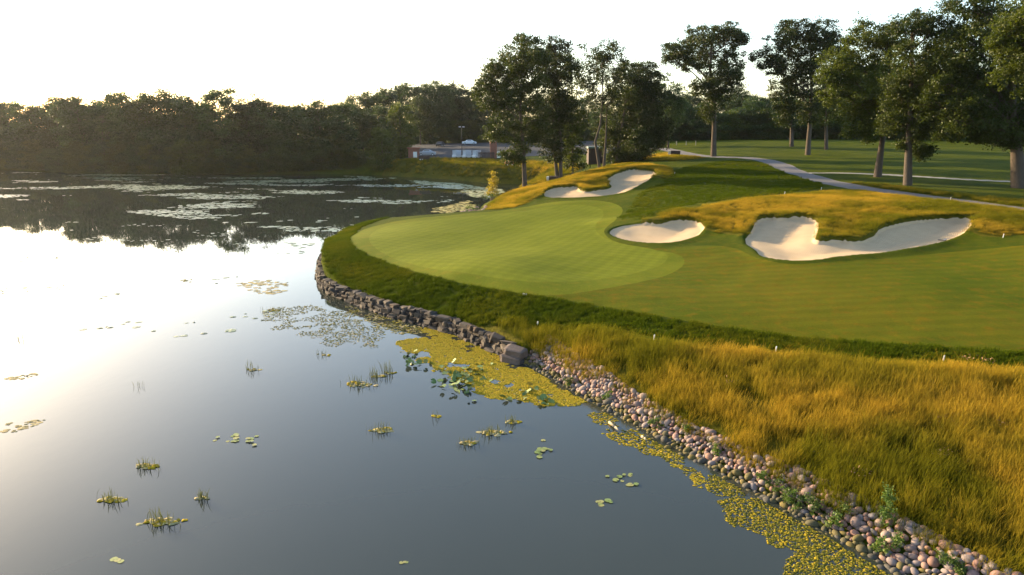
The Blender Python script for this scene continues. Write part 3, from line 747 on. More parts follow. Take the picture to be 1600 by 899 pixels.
def px_tree(name, base, lobes, top, r0, seed, mat, label, stem=None, crop=None, group=None, extra_stems=None, **kw):
    """lobes in photograph pixels at the depth where the tree stands; depth of each lobe spread about the trunk"""
    if crop: ox, oy, k = crop; lobes = [(ox + a / k, oy + b / k, c / k, d / k) for a, b, c, d in lobes]
    p = on_px(*base); T = p.y / ray(*base)[1]; m = T / FPX
    rd = random.Random(seed); L = []
    for j, (u, v, ru, rv) in enumerate(lobes):
        dx, dy, dz = ray(u, v); s = p.y / dy
        yy = rd.uniform(-1, 1) * ru * m * .8
        ru *= 1.02; rv *= 1.06; L.append(((dx * s) - p.x, yy, CAM_H + dz * s - p.z, ru * m, ru * m * rd.uniform(.9, 1.3), rv * m))
    def rel(u, v):
        dx, dy, dz = ray(u, v); s = p.y / dy; return (dx * s - p.x, 0.0, CAM_H + dz * s - p.z)
    st = [(0, 0, 0)] + [rel(*q) for q in (stem or [])] + [rel(*top)]
    stems = [st] + [[(rel(*q)[0], .4 * (i + 1), max(0, rel(*q)[2])) for q in e] for i, e in enumerate(extra_stems or [])]
    return make_tree(name, p, L, stems if extra_stems else st, r0, seed, mat, label=label, group=group, **kw)

C3, C4, C5 = (740, 30, 3.21), (1020, 0, 3.457), (1270, 0, 2.9)
G_CL = 'clump of tall trees above the inlet'
px_tree('oak_tree', (820, 295), [(240,200,100,75),(120,260,80,65),(90,400,75,65),(240,370,110,100),(140,560,75,60),(250,590,70,70),(320,500,60,95),(300,170,60,50),(180,690,48,40),(60,330,45,35)], (816, 90), .42, 1, M['leaf_oak'],
        'tall oak standing nearest the inlet, bare dark trunk at its foot', [(818, 240), (813, 180)], C3, G_CL, dens=1.5, leaf=.28, per=44)
px_tree('oak_tree', (876, 280), [(400,150,62,55),(430,270,62,80),(370,250,60,75),(400,400,70,85),(380,560,75,90),(440,490,55,80),(400,650,55,50)], (868, 80), .36, 2, M['leaf_oak'],
        'twin stemmed oak behind the low white ended box on the slope', [(876, 220), (870, 150)], C3, G_CL, [[(871, 279), (866, 230), (864, 160)]], dens=1.5, leaf=.28, per=44)
px_tree('young_tree', (895, 274), [(500,560,48,60),(495,650,52,50),(505,720,45,35),(500,470,45,55),(480,380,40,60),(490,230,40,60)], (893, 110), .16, 3, M['leaf_lime'],
        'slim leafy tree with foliage almost to the ground between the oaks', None, C3, G_CL)
px_tree('locust_tree', (937, 263), [(640,160,80,45),(700,180,50,45),(590,260,60,70),(660,270,55,60),(730,300,48,80),(600,400,45,60),(690,420,50,70),(560,330,45,60)], (940, 90), .30, 4, M['leaf_oak'],
        'sparse tree with a crooked bare trunk left of the dense dark clump', [(930, 222), (938, 195), (942, 150)], C3, G_CL, [[(944, 263), (947, 220), (949, 160)]], per=26, dens=.8)
px_tree('maple_tree', (962, 255), [(800,290,70,75),(770,400,85,90),(750,540,80,80),(800,610,80,70),(700,620,50,60),(730,690,60,35)], (985, 120), .34, 5, M['leaf_oak'],
        'dense dark tree at the middle of the clump, foliage hanging low', None, C3, G_CL, dens=1.5)
px_tree('maple_tree', (1000, 250), [(880,300,65,75),(900,420,75,80),(860,520,75,80),(880,620,65,55),(820,680,55,35),(940,560,50,70)], (1012, 120), .34, 6, M['leaf_oak'],
        'dense rounded tree at the right end of the clump beside the path', None, C3, G_CL, dens=1.5)
px_tree('maple_tree', (1044, 232), [(960,380,60,80),(990,470,65,80),(960,540,45,50),(1010,400,45,60)], (1045, 130), .3, 7, M['leaf_wood'],
        'dark tree behind the left skyline path with a pale trunk', None, C3, G_CL)
G_CO = 'single trees standing on the course'
px_tree('oak_tree', (1115, 244), [(390,175,62,45),(250,205,80,50),(130,275,75,36),(290,290,110,70),(430,210,46,36),(420,350,60,75),(330,420,80,70),(190,340,60,30),(400,455,65,55),(330,540,55,50),(480,215,22,30),(90,320,40,22),(260,480,60,40),(300,610,50,35)], (1112, 60), .62, 8, M['leaf_oak'],
        'spreading oak with a thick straight trunk left of the cart path', [(1116, 200), (1115, 150), (1110, 110)], C4, G_CO)
px_tree('oak_tree', (1262, 242), [(780,165,80,50),(880,180,75,60),(680,220,70,50),(610,300,50,45),(760,310,110,90),(910,290,80,80),(720,460,70,70),(830,440,80,90),(720,590,60,60),(850,580,70,80),(960,240,50,50),(640,360,50,40)], (1266, 50), .55, 9, M['leaf_oak'],
        'tall full crowned oak right of the gap of sky, reddish trunk', [(1265, 200), (1268, 140)], C4, G_CO)
px_tree('oak_tree', (1237, 229), [(720,540,55,60),(700,620,45,45),(750,640,45,45)], (1237, 160), .5, 10, M['leaf_wood'], 'smaller oak with a dark trunk behind and left of the full crowned oak', None, C4, G_CO)
px_tree('oak_tree', (1291, 234), [(940,520,60,80),(930,640,55,50),(970,420,50,70),(980,600,50,60)], (1291, 130), .42, 11, M['leaf_wood'], 'oak with a thin dark trunk just right of the full crowned oak', None, C4, G_CO)
px_tree('leaning_tree', (1371, 277), [(240,170,75,50),(140,270,75,60),(75,400,58,55),(170,410,95,85),(280,290,90,90),(200,530,70,65),(290,470,70,70),(330,190,65,55),(240,600,50,38),(110,330,50,40),(60,340,30,26)], (1392, 80), .52, 12, M['leaf_lime'],
        'leafy tree with a leaning grey trunk beside the cart path', [(1377, 230), (1385, 180)], C5, G_CO, leaf=.23, per=48, clump_r=.52)
px_tree('oak_tree', (1418, 289), [(430,125,75,45),(520,105,60,42),(430,280,95,85),(500,380,95,85),(410,430,80,80),(480,540,75,60),(450,640,45,36),(490,690,38,24),(560,250,80,80),(600,140,52,45),(560,420,70,80),(540,520,60,60),(380,540,60,55)], (1425, 50), .52, 13, M['leaf_oak'],
        'oak with a straight pale trunk and a low leafy twig, right of the leaning tree', [(1420, 220), (1424, 150)], C5, G_CO, leaf=.23, per=46, clump_r=.52)
px_tree('oak_tree', (1592, 295), [(700,30,95,36),(820,90,95,55),(690,180,100,50),(860,220,105,55),(950,50,70,50),(640,260,70,40),(780,340,110,50),(900,400,110,60),(1000,290,90,80),(820,500,90,60),(940,540,80,60),(680,450,80,70),(620,570,70,60),(760,590,80,50),(700,330,60,40),(560,480,60,60),(850,620,80,45),(960,640,60,40),(1020,480,80,80),(580,380,60,60),(700,560,70,50)], (1585, 30), .85, 14, M['leaf_oak'],
        'massive wide oak with a thick trunk at the right edge', [(1588, 230), (1580, 150)], C5, G_CO, leaf=.23, per=44, clump_r=.55)
px_tree('lime_tree', (1720, 345), [(1590,45,22,20),(1600,62,26,22),(1640,40,50,40),(1680,90,60,60),(1740,60,60,50),(1612,30,20,14),(1720,150,60,50)], (1725, 60), .35, 15, M['leaf_lime'],
        'bright green leafy branch reaching in at the upper right corner', None, None, G_CO, leaf=.2, per=44, clump_r=.45)

# woodland: a few trees built once, then copied with their trunks
def wood_proto(seed, h, w, low, mat, leaf=.46, n=13):
    rd = random.Random(seed); L = []
    for k in range(n):
        f = (k + .5) / n; z = h * (low + (1 - low) * f) - .06 * h; rr = w * (math.sin(math.pi * min(1, .18 + .80 * f)) ** .7) * .55
        a = rd.uniform(0, 6.28); d = rr * rd.uniform(.2, .95)
        s = rd.uniform(.65, 1.1); L.append((math.cos(a) * d, math.sin(a) * d, z, w * .33 * s, w * .33 * s, h * .105 * s))
    t = make_tree('woodland_tree', (0, 0, 0), L, [(0, 0, 0), (rd.gauss(0, .3), 0, h * .4), (rd.gauss(0, .5), 0, h * .85)], .30, seed, mat, leaf, 1.05, 34, .8)
    return t, h
protos = [wood_proto(300 + i, hh, ww, lo, M[mt]) for i, (hh, ww, lo, mt) in enumerate(((17, 9.5, .06, 'leaf_wood'), (19, 9, .12, 'leaf_wood'), (15, 10, .03, 'leaf_wood'), (18, 8, .2, 'leaf_oak'), (14, 9, .04, 'leaf_lime'), (20, 10.5, .22, 'leaf_wood')))]
used = set()
def plant(i, x, y, h, rz, label, group, name='woodland_tree', sx=1.0):
    src, ph = protos[i]; z = max(H(x, y), 0.02)
    if i not in used: t = src; used.add(i)
    else:
        t = src.copy(); COL.objects.link(t)
        for c in src.children:
            d = c.copy(); COL.objects.link(d); d.parent = t
    t.name = name; t.location = (x, y, z); t.rotation_euler = (0, 0, rz); s = h / ph; t.scale = (s * sx, s * sx, s)
    return tag(t, label, 'bush' if 'bush' in name else 'tree', group)
rw = random.Random(77)
ORD = ['first', 'second', 'third', 'fourth', 'fifth', 'sixth', 'seventh', 'eighth', 'ninth', 'tenth', 'eleventh', 'twelfth', 'thirteenth', 'fourteenth', 'fifteenth', 'sixteenth']
LS = 'leafy tree in the backlit wood along the far left shore'; GS = 'wood along the far shore'
tops = [(-150,165),(-110,160),(-70,158),(-30,162),(8,157),(50,163),(85,150),(118,149),(150,156),(190,143),(222,152),(245,139),(285,152),(318,163),(350,136),(385,152),(425,160),(462,165),(500,156),(535,160)]
for k, (u, v) in enumerate(tops):          # shore row and a row behind, tops read from the photograph
    y = np.interp(u, [-150, 0, 100, 300, 540], [188, 176, 162, 155.5, 158]) + rw.uniform(0, 3); dx, dy, dz = ray(u, v); s = y / dy
    x = dx * s; top = CAM_H + dz * s
    plant(rw.choice((0, 1, 2, 3)), x, y, top - max(H(x, y), 0), rw.uniform(0, 6.28), (LS if u < 0 else ORD[k - 4] + ' crown from the left edge along the far shore skyline'), GS, sx=rw.uniform(.95, 1.2))
for k in range(19):
    u = -120 + k * 37 + rw.uniform(-10, 10); y = 168 + rw.uniform(0, 7) + (14 if u < 60 else 0); dx, dy, dz = ray(u, 168 + rw.uniform(-5, 8)); s = y / dy
    plant(rw.choice((0, 1, 2, 5)), dx * s, y, CAM_H + dz * s - H(dx * s, y), rw.uniform(0, 6.28), LS, GS, sx=1.15)
for k in range(75):                        # overhanging bushes at the waterline
    u = -60 + k * 8.3 + rw.uniform(-8, 8); v0 = np.interp(u, [-100, 0, 100, 300, 540], [262, 264, 270, 273, 271]); p = W(u, v0, 0); y = p[1] + (.4, 1.4, 3.5)[k % 3]; x = p[0] * y / p[1]
    plant(rw.choice((2, 4)), x, y, rw.uniform(3.5, 7.5), rw.uniform(0, 6.28), 'low bushy growth hanging over the water on the far shore', 'bushes on the far shore', 'shore_bush', sx=rw.uniform(1.0, 1.5))
LM = 'dark tree in the wood behind the car park'; GM = 'wood behind the car park'
for kk, (u, v, y) in enumerate(((548,160,190),(575,142,196),(603,138,205),(640,129,240),(668,132,236),(690,127,240),(715,130,244),(742,138,238),(770,140,240),(800,150,240),(840,150,240),(880,150,238),(655,150,225),(705,150,250),(735,150,250),(920,150,236),(590,165,178),(565,175,172))):
    dx, dy, dz = ray(u, v); s = y / dy; x = dx * s
    plant(rw.choice((0, 1, 5, 3)), x, y, CAM_H + dz * s - H(x, y), rw.uniform(0, 6.28), (ORD[kk] + ' skyline crown from the left in the wood behind the car park' if kk < 9 else LM), GM, sx=1.1)
p = on_px(627, 247); plant(4, p.x, p.y, 12.5, 1.0, 'lighter green tree with a slim trunk at the left end of the grassy bank', None, 'bank_tree', sx=.85)
p = on_px(598, 256); plant(4, p.x, p.y, 8.5, 2.0, 'low light green tree where the grassy bank meets the wood', None, 'bank_tree', sx=1.0)
LR = 'dark tree in the wood at the far end of the course'; GR = 'wood at the far end of the course'
for row, (y0, vt) in enumerate(((196, 160), (212, 150), (232, 143))):
    for k in range(21):
        u = 960 + k * 44 + row * 15 + rw.uniform(-14, 14); y = y0 + rw.uniform(-5, 5); dx, dy, dz = ray(u, vt + rw.uniform(-6, 9) - 42 * float(sstep(1290, 1360, u))); s = y / dy; x = dx * s
        plant(rw.choice((0, 1, 2, 5)), x, y, CAM_H + dz * s - H(x, y), rw.uniform(0, 6.28), LR, GR, sx=1.15)

for k in range(44):
    u = 965 + k * 17 + rw.uniform(-8, 8); y = 190 + rw.uniform(-3, 6); x = ray(u, 220)[0] * y / ray(u, 220)[1]
    plant(rw.choice((2, 4)), x, y, rw.uniform(5, 9), rw.uniform(0, 6.28), 'dark undergrowth at the foot of the wood beyond the course', 'undergrowth of the far wood', 'undergrowth_bush', sx=1.5)
for k in range(20):
    u = 640 + k * 17 + rw.uniform(-8, 8); y = 231 + rw.uniform(-2, 4); x = ray(u, 220)[0] * y / ray(u, 220)[1]
    plant(rw.choice((2, 4)), x, y, rw.uniform(5, 9), rw.uniform(0, 6.28), 'dark undergrowth at the back of the car park', 'undergrowth behind the car park', 'undergrowth_bush', sx=1.4)

# ------------------------------------------------------------------ small plants on land
def weed(name, p, h, seed, mat, label, group=None, w=.35, n=160, leaf=.06):
    rng = np.random.default_rng(seed); L = [(rng.normal(0, w * .4), rng.normal(0, w * .4), h * (.3 + .2 * k), w * .5, w * .5, h * .22) for k in range(4)]
    V, F, ti, C = crown_np(L, rng, leaf, w * .35, 14, 1.0, .4)
    t = empty(name, p); obj('leaves', mesh_np('leaves', V, F, mat, False, {'tint': ti}), t)
    m = MB()
    for k in range(5): m.cyl((rng.normal(0, .04), rng.normal(0, .04), -.05), (rng.normal(0, w * .4), rng.normal(0, w * .4), h * rng.uniform(.6, .95)), .006, .003, 5)
    m.build('stem', M['leaf_bush'], t); return tag(t, label, 'plant', group)
for k, (u, v, h) in enumerate(sorted(((1196,738,.4),(1215,752,.35),(1228,765,.45),(1246,770,.4),(1275,782,.45),(1300,800,.4),(1318,790,.35),(1380,815,1.0),(1378,840,.35),(1402,842,.4),(1120,700,.35),(1075,668,.3),(1030,655,.3),(950,610,.25),(890,585,.3),(1485,878,.4),(1500,885,.3)))):
    p = on_px(u, v); weed('weed', p, h, 400 + k, M['leaf_bush'], 'tall upright weed at the top edge of the stones' if h > .9 else (ORD + ['seventeenth'])[k] + ' leafy weed among the rounded stones counting from the wall end', None if h > .9 else 'weeds among the stones', w=.22 if h < .9 else .2)
p = on_px(769, 312); t = px_tree('sapling', (769, 308), [(769,286,6,8),(769,298,8,7),(771,277,3,6)], (770, 272), .04, 60, M['leaf_gold'], 'slender yellow leaved sapling at the water below the tall oak', leaf=.16, clump_r=.3, per=16, limbs=False)
for k, (u, v, s) in enumerate(((764,309,1.0),(740,326,.8),(775,306,.7))):
    p = on_px(u, v); weed('waterside_bush', p, 1.1 * s, 430 + k, M['leaf_bush'], ('low green bush under the yellow sapling', 'rounded green bush beside the small stone heap', 'small bush right of the yellow sapling')[k], None, 1.3 * s, leaf=.14)
for k, (u, v) in enumerate(((1472,723),(1250+220,726),(1565,676),(1540,575),(1468,668),(1345,755),(1510,573),(1140,610))):
    p = on_px(u, v); rng = np.random.default_rng(500 + k); n = 26
    c = rng.normal(0, .12, (n, 3)) * (1, 1, .3) + (0, 0, .36); a = rng.normal(0, .022, (n, 2, 3))
    V = np.stack([c, c + a[:, 0], c + a[:, 0] + a[:, 1], c + a[:, 1]], 1).reshape(-1, 3)
    tag(obj('leaf_litter', mesh_np('leaf_litter', V, np.arange(n * 4).reshape(-1, 4), M['dead'], False), None, p), 'clot of dry brown leaves caught in the tall foreground grass', 'dead leaves', 'dry leaves in the tall grass')

# ------------------------------------------------------------------ things floating on the lake
def floats(P, size, cols, seed, z0=.006, zr=.012, lobes=7, rough=.3):
    """irregular thin rafts: one fan of faces per piece, slightly domed"""
    rng = np.random.default_rng(seed); n = len(P); a = np.linspace(0, 2 * np.pi, lobes, endpoint=False)
    s = size * rng.uniform(.45, 1.3, n); rr = s[:, None] * rng.uniform(1 - rough, 1 + rough, (n, lobes)); ph = rng.uniform(0, 6.28, n)[:, None]; st = rng.uniform(.6, 1, n)[:, None]
    z = z0 + rng.uniform(0, zr, n)
    rim = np.stack([P[:, :1] + rr * np.cos(a + ph), P[:, 1:2] + rr * np.sin(a + ph) * st, np.tile((z * .5)[:, None], (1, lobes))], 2)
    ctr = np.column_stack([P, z + rng.uniform(0, zr, n)])[:, None]
    V = np.concatenate([ctr, rim], 1).reshape(-1, 3); b = np.arange(n)[:, None] * (lobes + 1)
    k = np.arange(lobes); F = np.stack([np.broadcast_to(b, (n, lobes)), b + 1 + k, b + 1 + (k + 1) % lobes], 2).reshape(-1, 3)
    ci = np.array(cols)[rng.integers(0, len(cols), n)] * rng.uniform(.8, 1.2, (n, 1)); return V, F, np.repeat(ci, lobes + 1, 0)
YEL = [(.36, .25, .018), (.30, .23, .02), (.40, .27, .025), (.24, .20, .02)]; OLV = [(.12, .11, .015), (.17, .145, .018), (.26, .20, .02), (.075, .08, .015), (.09, .09, .02)]; TAN = [(.36, .30, .16), (.30, .27, .14), (.42, .34, .18)]
def raft(name, uvpoly, dens, size, cols, seed, label, thr=.42, fs=1.2, edge=.8, cat='algae'):
    poly = np.array([tuple(W(u, v, 0)[:2]) for u, v in smooth_poly(uvpoly, 1)])
    P = sample_poly(poly, dens, seed); sd = poly_sd(P, poly)[0]; f = fbm(P[:, 0] * fs, P[:, 1] * fs, seed)
    P = P[(f > thr - .25 * sstep(0, edge * 2, sd) + .2 * sstep(edge * .5, 0, sd)) & (poly_sd(P, SH)[0] < .12)]
    if len(P) < 3: return
    V, F, c = floats(P, size, cols, seed)
    return tag(obj(name, mesh_np(name, V, F, M['algae'], False, {'col': c})), label, cat, None, 'stuff')
raft('algae_mat', [(632,512),(690,505),(760,530),(835,572),(925,622),(900,645),(850,642),(790,632),(735,612),(690,590),(655,565),(612,545)], 800, .042, YEL, 31, 'thick yellow algae mat at the foot of the wall and stones', .41, 1.5, 1.3)
raft('algae_mat', [(540,472),(620,497),(700,520),(640,530),(560,510),(520,490)], 90, .06, OLV + TAN, 32, 'olive algae flecks in the dark reflection of the stone wall', .55, 1.6)
raft('algae_mat', [(925,622),(1010,670),(1100,725),(1110,765),(1040,735),(960,690),(905,655)], 300, .045, YEL + OLV, 33, 'ragged yellow green algae along the toe of the stones', .46, 1.1)
raft('algae_mat', [(960,692),(1010,700),(1015,722),(985,722),(955,705)], 300, .045, YEL, 34, 'small bright yellow algae raft off the stones', .45, 1.6)
raft('algae_mat', [(1060,735),(1110,748),(1105,768),(1070,760)], 300, .045, YEL, 35, 'narrow yellow algae raft near the middle of the stone bank', .45, 1.8)
raft('algae_mat', [(1110,730),(1230,790),(1330,845),(1460,930),(1200,930),(1225,870),(1150,830),(1100,775)], 520, .036, OLV + YEL[:1], 36, 'olive submerged weed spreading from the nearest stones', .36, 1.5)
raft('algae_mat', [(360,440),(440,435),(480,450),(430,462),(370,455)], 12, .16, TAN, 37, 'pale scum patch left of the tip of the green', .5, .8)
raft('algae_mat', [(400,480),(520,470),(620,515),(640,560),(560,560),(450,530),(400,510)], 90, .045, TAN + OLV, 38, 'scattered pale scum offshore of the stone wall', .63, .9)
raft('algae_mat', [(0,664),(60,652),(92,652),(60,668),(0,680)], 60, .09, TAN, 39, 'long tan scum streak at the left edge of the picture', .4, 1.2)
raft('algae_mat', [(0,588),(60,580),(85,581),(40,596),(0,598)], 30, .10, TAN, 40, 'thin upper scum streak at the left edge of the picture', .5, 1.0)
raft('algae_mat', [(580,275),(640,279),(720,287),(800,297),(750,312),(720,300),(640,286)], 5.5, .34, [(.30, .32, .20), (.36, .36, .24), (.26, .29, .16)], 41, 'pale duckweed skin across the mouth of the inlet', .42, .15, 3)
raft('algae_mat', [(640,335),(690,318),(745,312),(750,322),(725,334)], 9, .26, [(.36, .30, .12), (.30, .28, .12)], 42, 'yellowish duckweed behind the back edge of the green', .45, .3, 2)
# far lily fields: thousands of pads, seen as streaks
def pads_field(uvpoly, n, size, seed, label, thr, fs=(.10, .22)):
    poly = np.array([tuple(W(u, v, 0)[:2]) for u, v in uvpoly]); P = sample_poly(poly, n, seed)
    f = fbm(P[:, 0] * fs[0], P[:, 1] * fs[1], seed, 5); f = f + (vnoise(P[:, 0] * .9, P[:, 1] * 1.5, seed + 2) - .5) * .16; P = P[(f > thr) & (poly_sd(P, SH)[0] < -.3)]
    V, F, c = floats(P, size, [(.20, .23, .10), (.16, .20, .08), (.25, .26, .12), (.13, .17, .06)], seed, .01, .02, 7, .12)
    return tag(obj('lily_field', mesh_np('lily_field', V, F, M['far_pad'], False, {'col': c})), label, 'lily pads', None, 'stuff')
pads_field([(-80,268),(560,275),(720,290),(745,310),(660,345),(540,365),(470,390),(380,352),(180,330),(-80,300)], 5.5, .27, 51, 'broad field of floating lily pads in the dark tree reflection', .60)
pads_field([(-50,340),(380,355),(500,400),(500,470),(330,560),(-50,520)], 2.2, .17, 52, 'thin scattered lily pads on the bright open water', .69, (.16, .4))

def pad_mesh(name, seed, col):
    rng = np.random.default_rng(seed); n = 14; a = np.linspace(.25, 6.03, n); rr = rng.uniform(.92, 1.06, n)
    V = [(0, 0, .02)] + [(q * math.cos(t), q * math.sin(t), .02 + .03 * rng.uniform()) for q, t in zip(rr, a)]
    return mesh_np(name, V, [(0, i, i + 1) for i in range(1, n)], M['pad'], True, {'col': np.tile(np.array(col), (n + 1, 1))})
padm = [pad_mesh('pad', 600 + i, c) for i, c in enumerate([(.20, .24, .08), (.15, .21, .07), (.26, .26, .10), (.10, .16, .05)])]
r3 = random.Random(9)
def pad_cluster(u, v, n, su, sv, s, label):
    c = W(u, v, 0); t = empty('water_lily', (c[0], c[1], 0)); tag(t, label, 'water lily', 'lily pads on the near water')
    for k in range(n):
        p = W(u + r3.gauss(0, su), v + r3.gauss(0, sv), 0) - c; q = s * r3.uniform(.7, 1.2)
        obj('pad', r3.choice(padm[:3]), t, (p[0], p[1], .004 + .003 * k), (0, 0, r3.uniform(0, 6.28)), (q, q, q * .5))
pad_cluster(372, 689, 16, 17, 4.5, .085, 'cluster of pale lily pads in the open water, left of centre')
pad_cluster(181, 876, 3, 5, 1.5, .08, 'tiny group of pale pads near the lower left corner')
pad_cluster(846, 703, 12, 8, 8, .085, 'column of round lily pads right of the reed tufts')
pad_cluster(978, 752, 10, 13, 6, .085, 'lily pads nearest the middle of the stone bank')
pad_cluster(937, 784, 6, 10, 3, .08, 'small flat row of lily pads on the dark water')
pad_cluster(632, 878, 3, 4, 1.5, .06, 'pair of tiny pads near the bottom edge')
# raised lily leaves in the algae
def leaf_bunch(u, v, n, su, sv, label):
    c = W(u, v, 0); t = empty('pond_lily', (c[0], c[1], 0)); tag(t, label, 'pond lily', 'raised pond lilies in the algae')
    for k in range(n):
        p = W(u + r3.gauss(0, su), v + r3.gauss(0, sv), 0) - c; q = r3.uniform(.07, .14)
        obj('leaf', r3.choice(padm), t, (p[0], p[1], r3.uniform(.01, .22) if r3.random() < .6 else .012), (r3.gauss(0, .5), r3.gauss(0, .5), r3.uniform(0, 6.28)), (q, q, q))
leaf_bunch(722, 592, 95, 17, 11, 'large bunch of dark green raised lily leaves at the edge of the algae mat')
leaf_bunch(650, 572, 14, 12, 3, 'flat dark lily leaves at the left end of the algae mat')
leaf_bunch(645, 556, 8, 6, 3, 'few upright lily leaves at the upper left of the algae mat')
leaf_bunch(850, 628, 12, 6, 3, 'compact dark lily clump close to the first rounded stones')
leaf_bunch(800, 622, 9, 12, 5, 'scattered lily leaves along the lower edge of the algae mat')
leaf_bunch(828, 613, 9, 8, 4, 'small bluish lily leaves in the middle of the algae mat')
leaf_bunch(770, 565, 10, 25, 12, 'sparse single lily leaves over the upper algae mat')
# reeds
def reed(u, v, n, wu, h, mat_n, label, seed):
    c = W(u, v, 0); rng = np.random.default_rng(seed); t = empty('reed_tuft', (c[0], c[1], 0)); tag(t, label, 'reeds', 'reed tufts in the near water')
    V, F, A = [], [], []
    for _ in range(n):
        p = W(u + rng.normal(0, wu), v + rng.normal(0, wu * .22), 0) - c; hh = h * rng.uniform(.4, 1.1); a = rng.uniform(0, 6.28); l = hh * rng.uniform(.1, .5); b = rng.uniform(0, 6.28); w = .008
        wx, wy = w * math.cos(b), w * math.sin(b); k = len(V); ex, ey = l * math.cos(a), l * math.sin(a)
        V += [(p[0] - wx, p[1] - wy, -.05), (p[0] + wx, p[1] + wy, -.05), (p[0] + ex * .4 + wx, p[1] + ey * .4 + wy, hh * .6), (p[0] + ex * .4 - wx, p[1] + ey * .4 - wy, hh * .6), (p[0] + ex, p[1] + ey, hh)]
        A += [0, 0, .6, .6, 1]; F += [(k, k + 1, k + 2), (k, k + 2, k + 3), (k + 3, k + 2, k + 4)]
    obj('blades', mesh_np('blades', V, F, M['reed'], False, {'h': A}), t)
    if mat_n:
        q = np.array([(W(u + wu * .5 + rng.normal(0, wu * .8), v - 1 + rng.normal(0, wu * .16), 0) - c)[:2] for _ in range(mat_n)])
        V, F, cc = floats(q, .09, TAN + YEL[:2], seed, .01, .03); obj('algae', mesh_np('algae', V, F, M['algae'], False, {'col': cc}), t)
for k, (u, v, n, wu, h, mn, lab) in enumerate(((228,731,26,9,.34,50,'reed tuft with a scum patch, uppermost of the lower left group'),(172,783,24,10,.36,45,'leftmost reed tuft of the lower left group'),(248,817,34,12,.42,90,'largest reed tuft of the lower left group with tan scum'),
        (313,780,22,7,.4,8,'thin bare reed tuft right of the lower left group'),(393,579,20,6,.45,10,'small dark reed tuft in mid water left of the long reed row'),(594,674,34,9,.36,60,'isolated reed tuft at the middle of the dark water'),
        (768,678,40,9,.34,90,'yellow green reed tuft, largest of the three below the algae mat'),(798,661,22,5,.34,40,'small reed tuft, uppermost of the three below the algae mat'),(729,694,30,7,.3,70,'leftmost reed tuft of the three below the algae mat'),
        (558,602,46,12,.42,50,'left part of the long reed row before the algae mat'),(586,590,26,5,.5,20,'middle tuft of the long reed row before the algae mat'),(606,584,34,5,.55,14,'right tall tuft of the long reed row before the algae mat'),
        (222,604,10,7,.4,0,'faint thin reeds on the bright water at left'),(505,556,14,6,.3,8,'faint reed tuft above the long reed row'),(680,652,5,4,.35,14,'few lone stalks between the tufts and the algae mat'),(30,532,14,6,.4,0,'faint reeds at the far left on the bright water'),(290,440,16,8,.4,10,'dark reed speck on the bright water below the tree reflections'),(425,486,20,8,.35,30,'olive weed clump on bright water left of the wall'))):
    reed(u, v, n, wu, h, mn, lab, 700 + k)
for k, (a, b, z, lab) in enumerate((((952, 660), (968, 674), .06, 'bleached driftwood stick lying at the toe of the stones'), ((1003, 682), (1010, 688), .1, 'short pale stick caught between the stones'))):
    p, q = W(*a, z), W(*b, z); m = MB(); d = q - p; m.cyl((0, 0, 0), tuple(d * .6 + (0, 0, .02)), .05, .04, 8); m.cyl(tuple(d * .6 + (0, 0, .02)), tuple(d), .04, .02, 8)
    o = m.build('driftwood', M['log'], None, True); o.location = p; tag(o, lab, 'driftwood')

# ------------------------------------------------------------------ small built things
def stake(u, v, h, lab):
    h *= .72; p = on_px(u, v); m = MB().box((0, 0, h / 2 - .05), (.045, .03, h), .3, .006); m.box((0, 0, h - .03), (.05, .035, .03), .3, .006)
    o = m.build('marker_stake', M['white']); o.location = p; o.rotation_euler = (.08, .05, 0); tag(o, lab, 'stake', 'small white stakes on the course')
for u, v, h, lab in ((1473,566,.42,'white stake at the right on the line above the tall grass'),(1212,548,.36,'white stake at the middle of the line above the tall grass'),(1022,530,.34,'white stake on the upper left tall grass line'),(729,514,.3,'leftmost white stake, by the end of the bank'),(840,508,.28,'white stake left on the tall grass edge'),
        (1426,585,.3,'tilted white stake in the tall grass right of the middle'),(880+403,297,.4,'white stake on the mound top near the cart path'),(1226,303,.35,'white stake left of the path on the mound'),(1485,312,.4,'white stake beside the cart path kerb'),(1567,372,.4,'white stake right of the largest bunker'),(1054,272,.4,'white stake at the right rim of the far bunker')):
    stake(u, v, h, lab)
def golf_ball_rake(u, v, lab):
    p = on_px(u, v); t = empty('bunker_rake', p, .7); tag(t, lab, 'rake')
    MB().cyl((0, 0, .05), (1.5, 0, .09), .018, .018, 6).build('handle', M['white'], t)
    m = MB().box((0, 0, .06), (.04, .6, .04))
    for k in range(9): m.cyl((0, -.26 + k * .065, .06), (0, -.26 + k * .065, -.02), .008, .006, 5)
    m.build('rake_head', M['metal'], t)
golf_ball_rake(1473, 376, 'pale handled rake lying at the front rim of the largest bunker')
p = on_px(820, 461); o = MB().cyl((0, 0, -.02), (0, 0, .035), .14, .12, 14).build('sprinkler_cap', M['lamp']); o.location = p; tag(o, 'pale round sprinkler cap on the edge of the bank by the green', 'sprinkler')

def block_bin(u, v, lab, s=1.0):
    p = on_px(u, v); t = empty('bench_box', p, -.25); tag(t, lab, 'box')
    MB().box((-.75 * s, 0, .42 * s), (.5 * s, 1.0 * s, .95 * s), 0, .03).build('end_block', M['paleblock'], t)
    for k in range(4): MB().box((.42 * s, -.40 * s, (.18 + .2 * k) * s), (1.8 * s, .06, .16 * s), 0, .01).build('slat', M['darkwood'], t)
    MB().box((.42 * s, .02, .42 * s), (1.78 * s, .7 * s, .86 * s)).build('body', M['darkwood'], t)
    MB().box((.42 * s, 0, .90 * s), (1.9 * s, .95 * s, .06)).build('lid', M['darkwood'], t)
block_bin(1052, 243, 'low dark slatted box with a pale stone end by the skyline path', 1.0)
block_bin(862, 283, 'low box with a white end on the slope under the twin oak', .75)

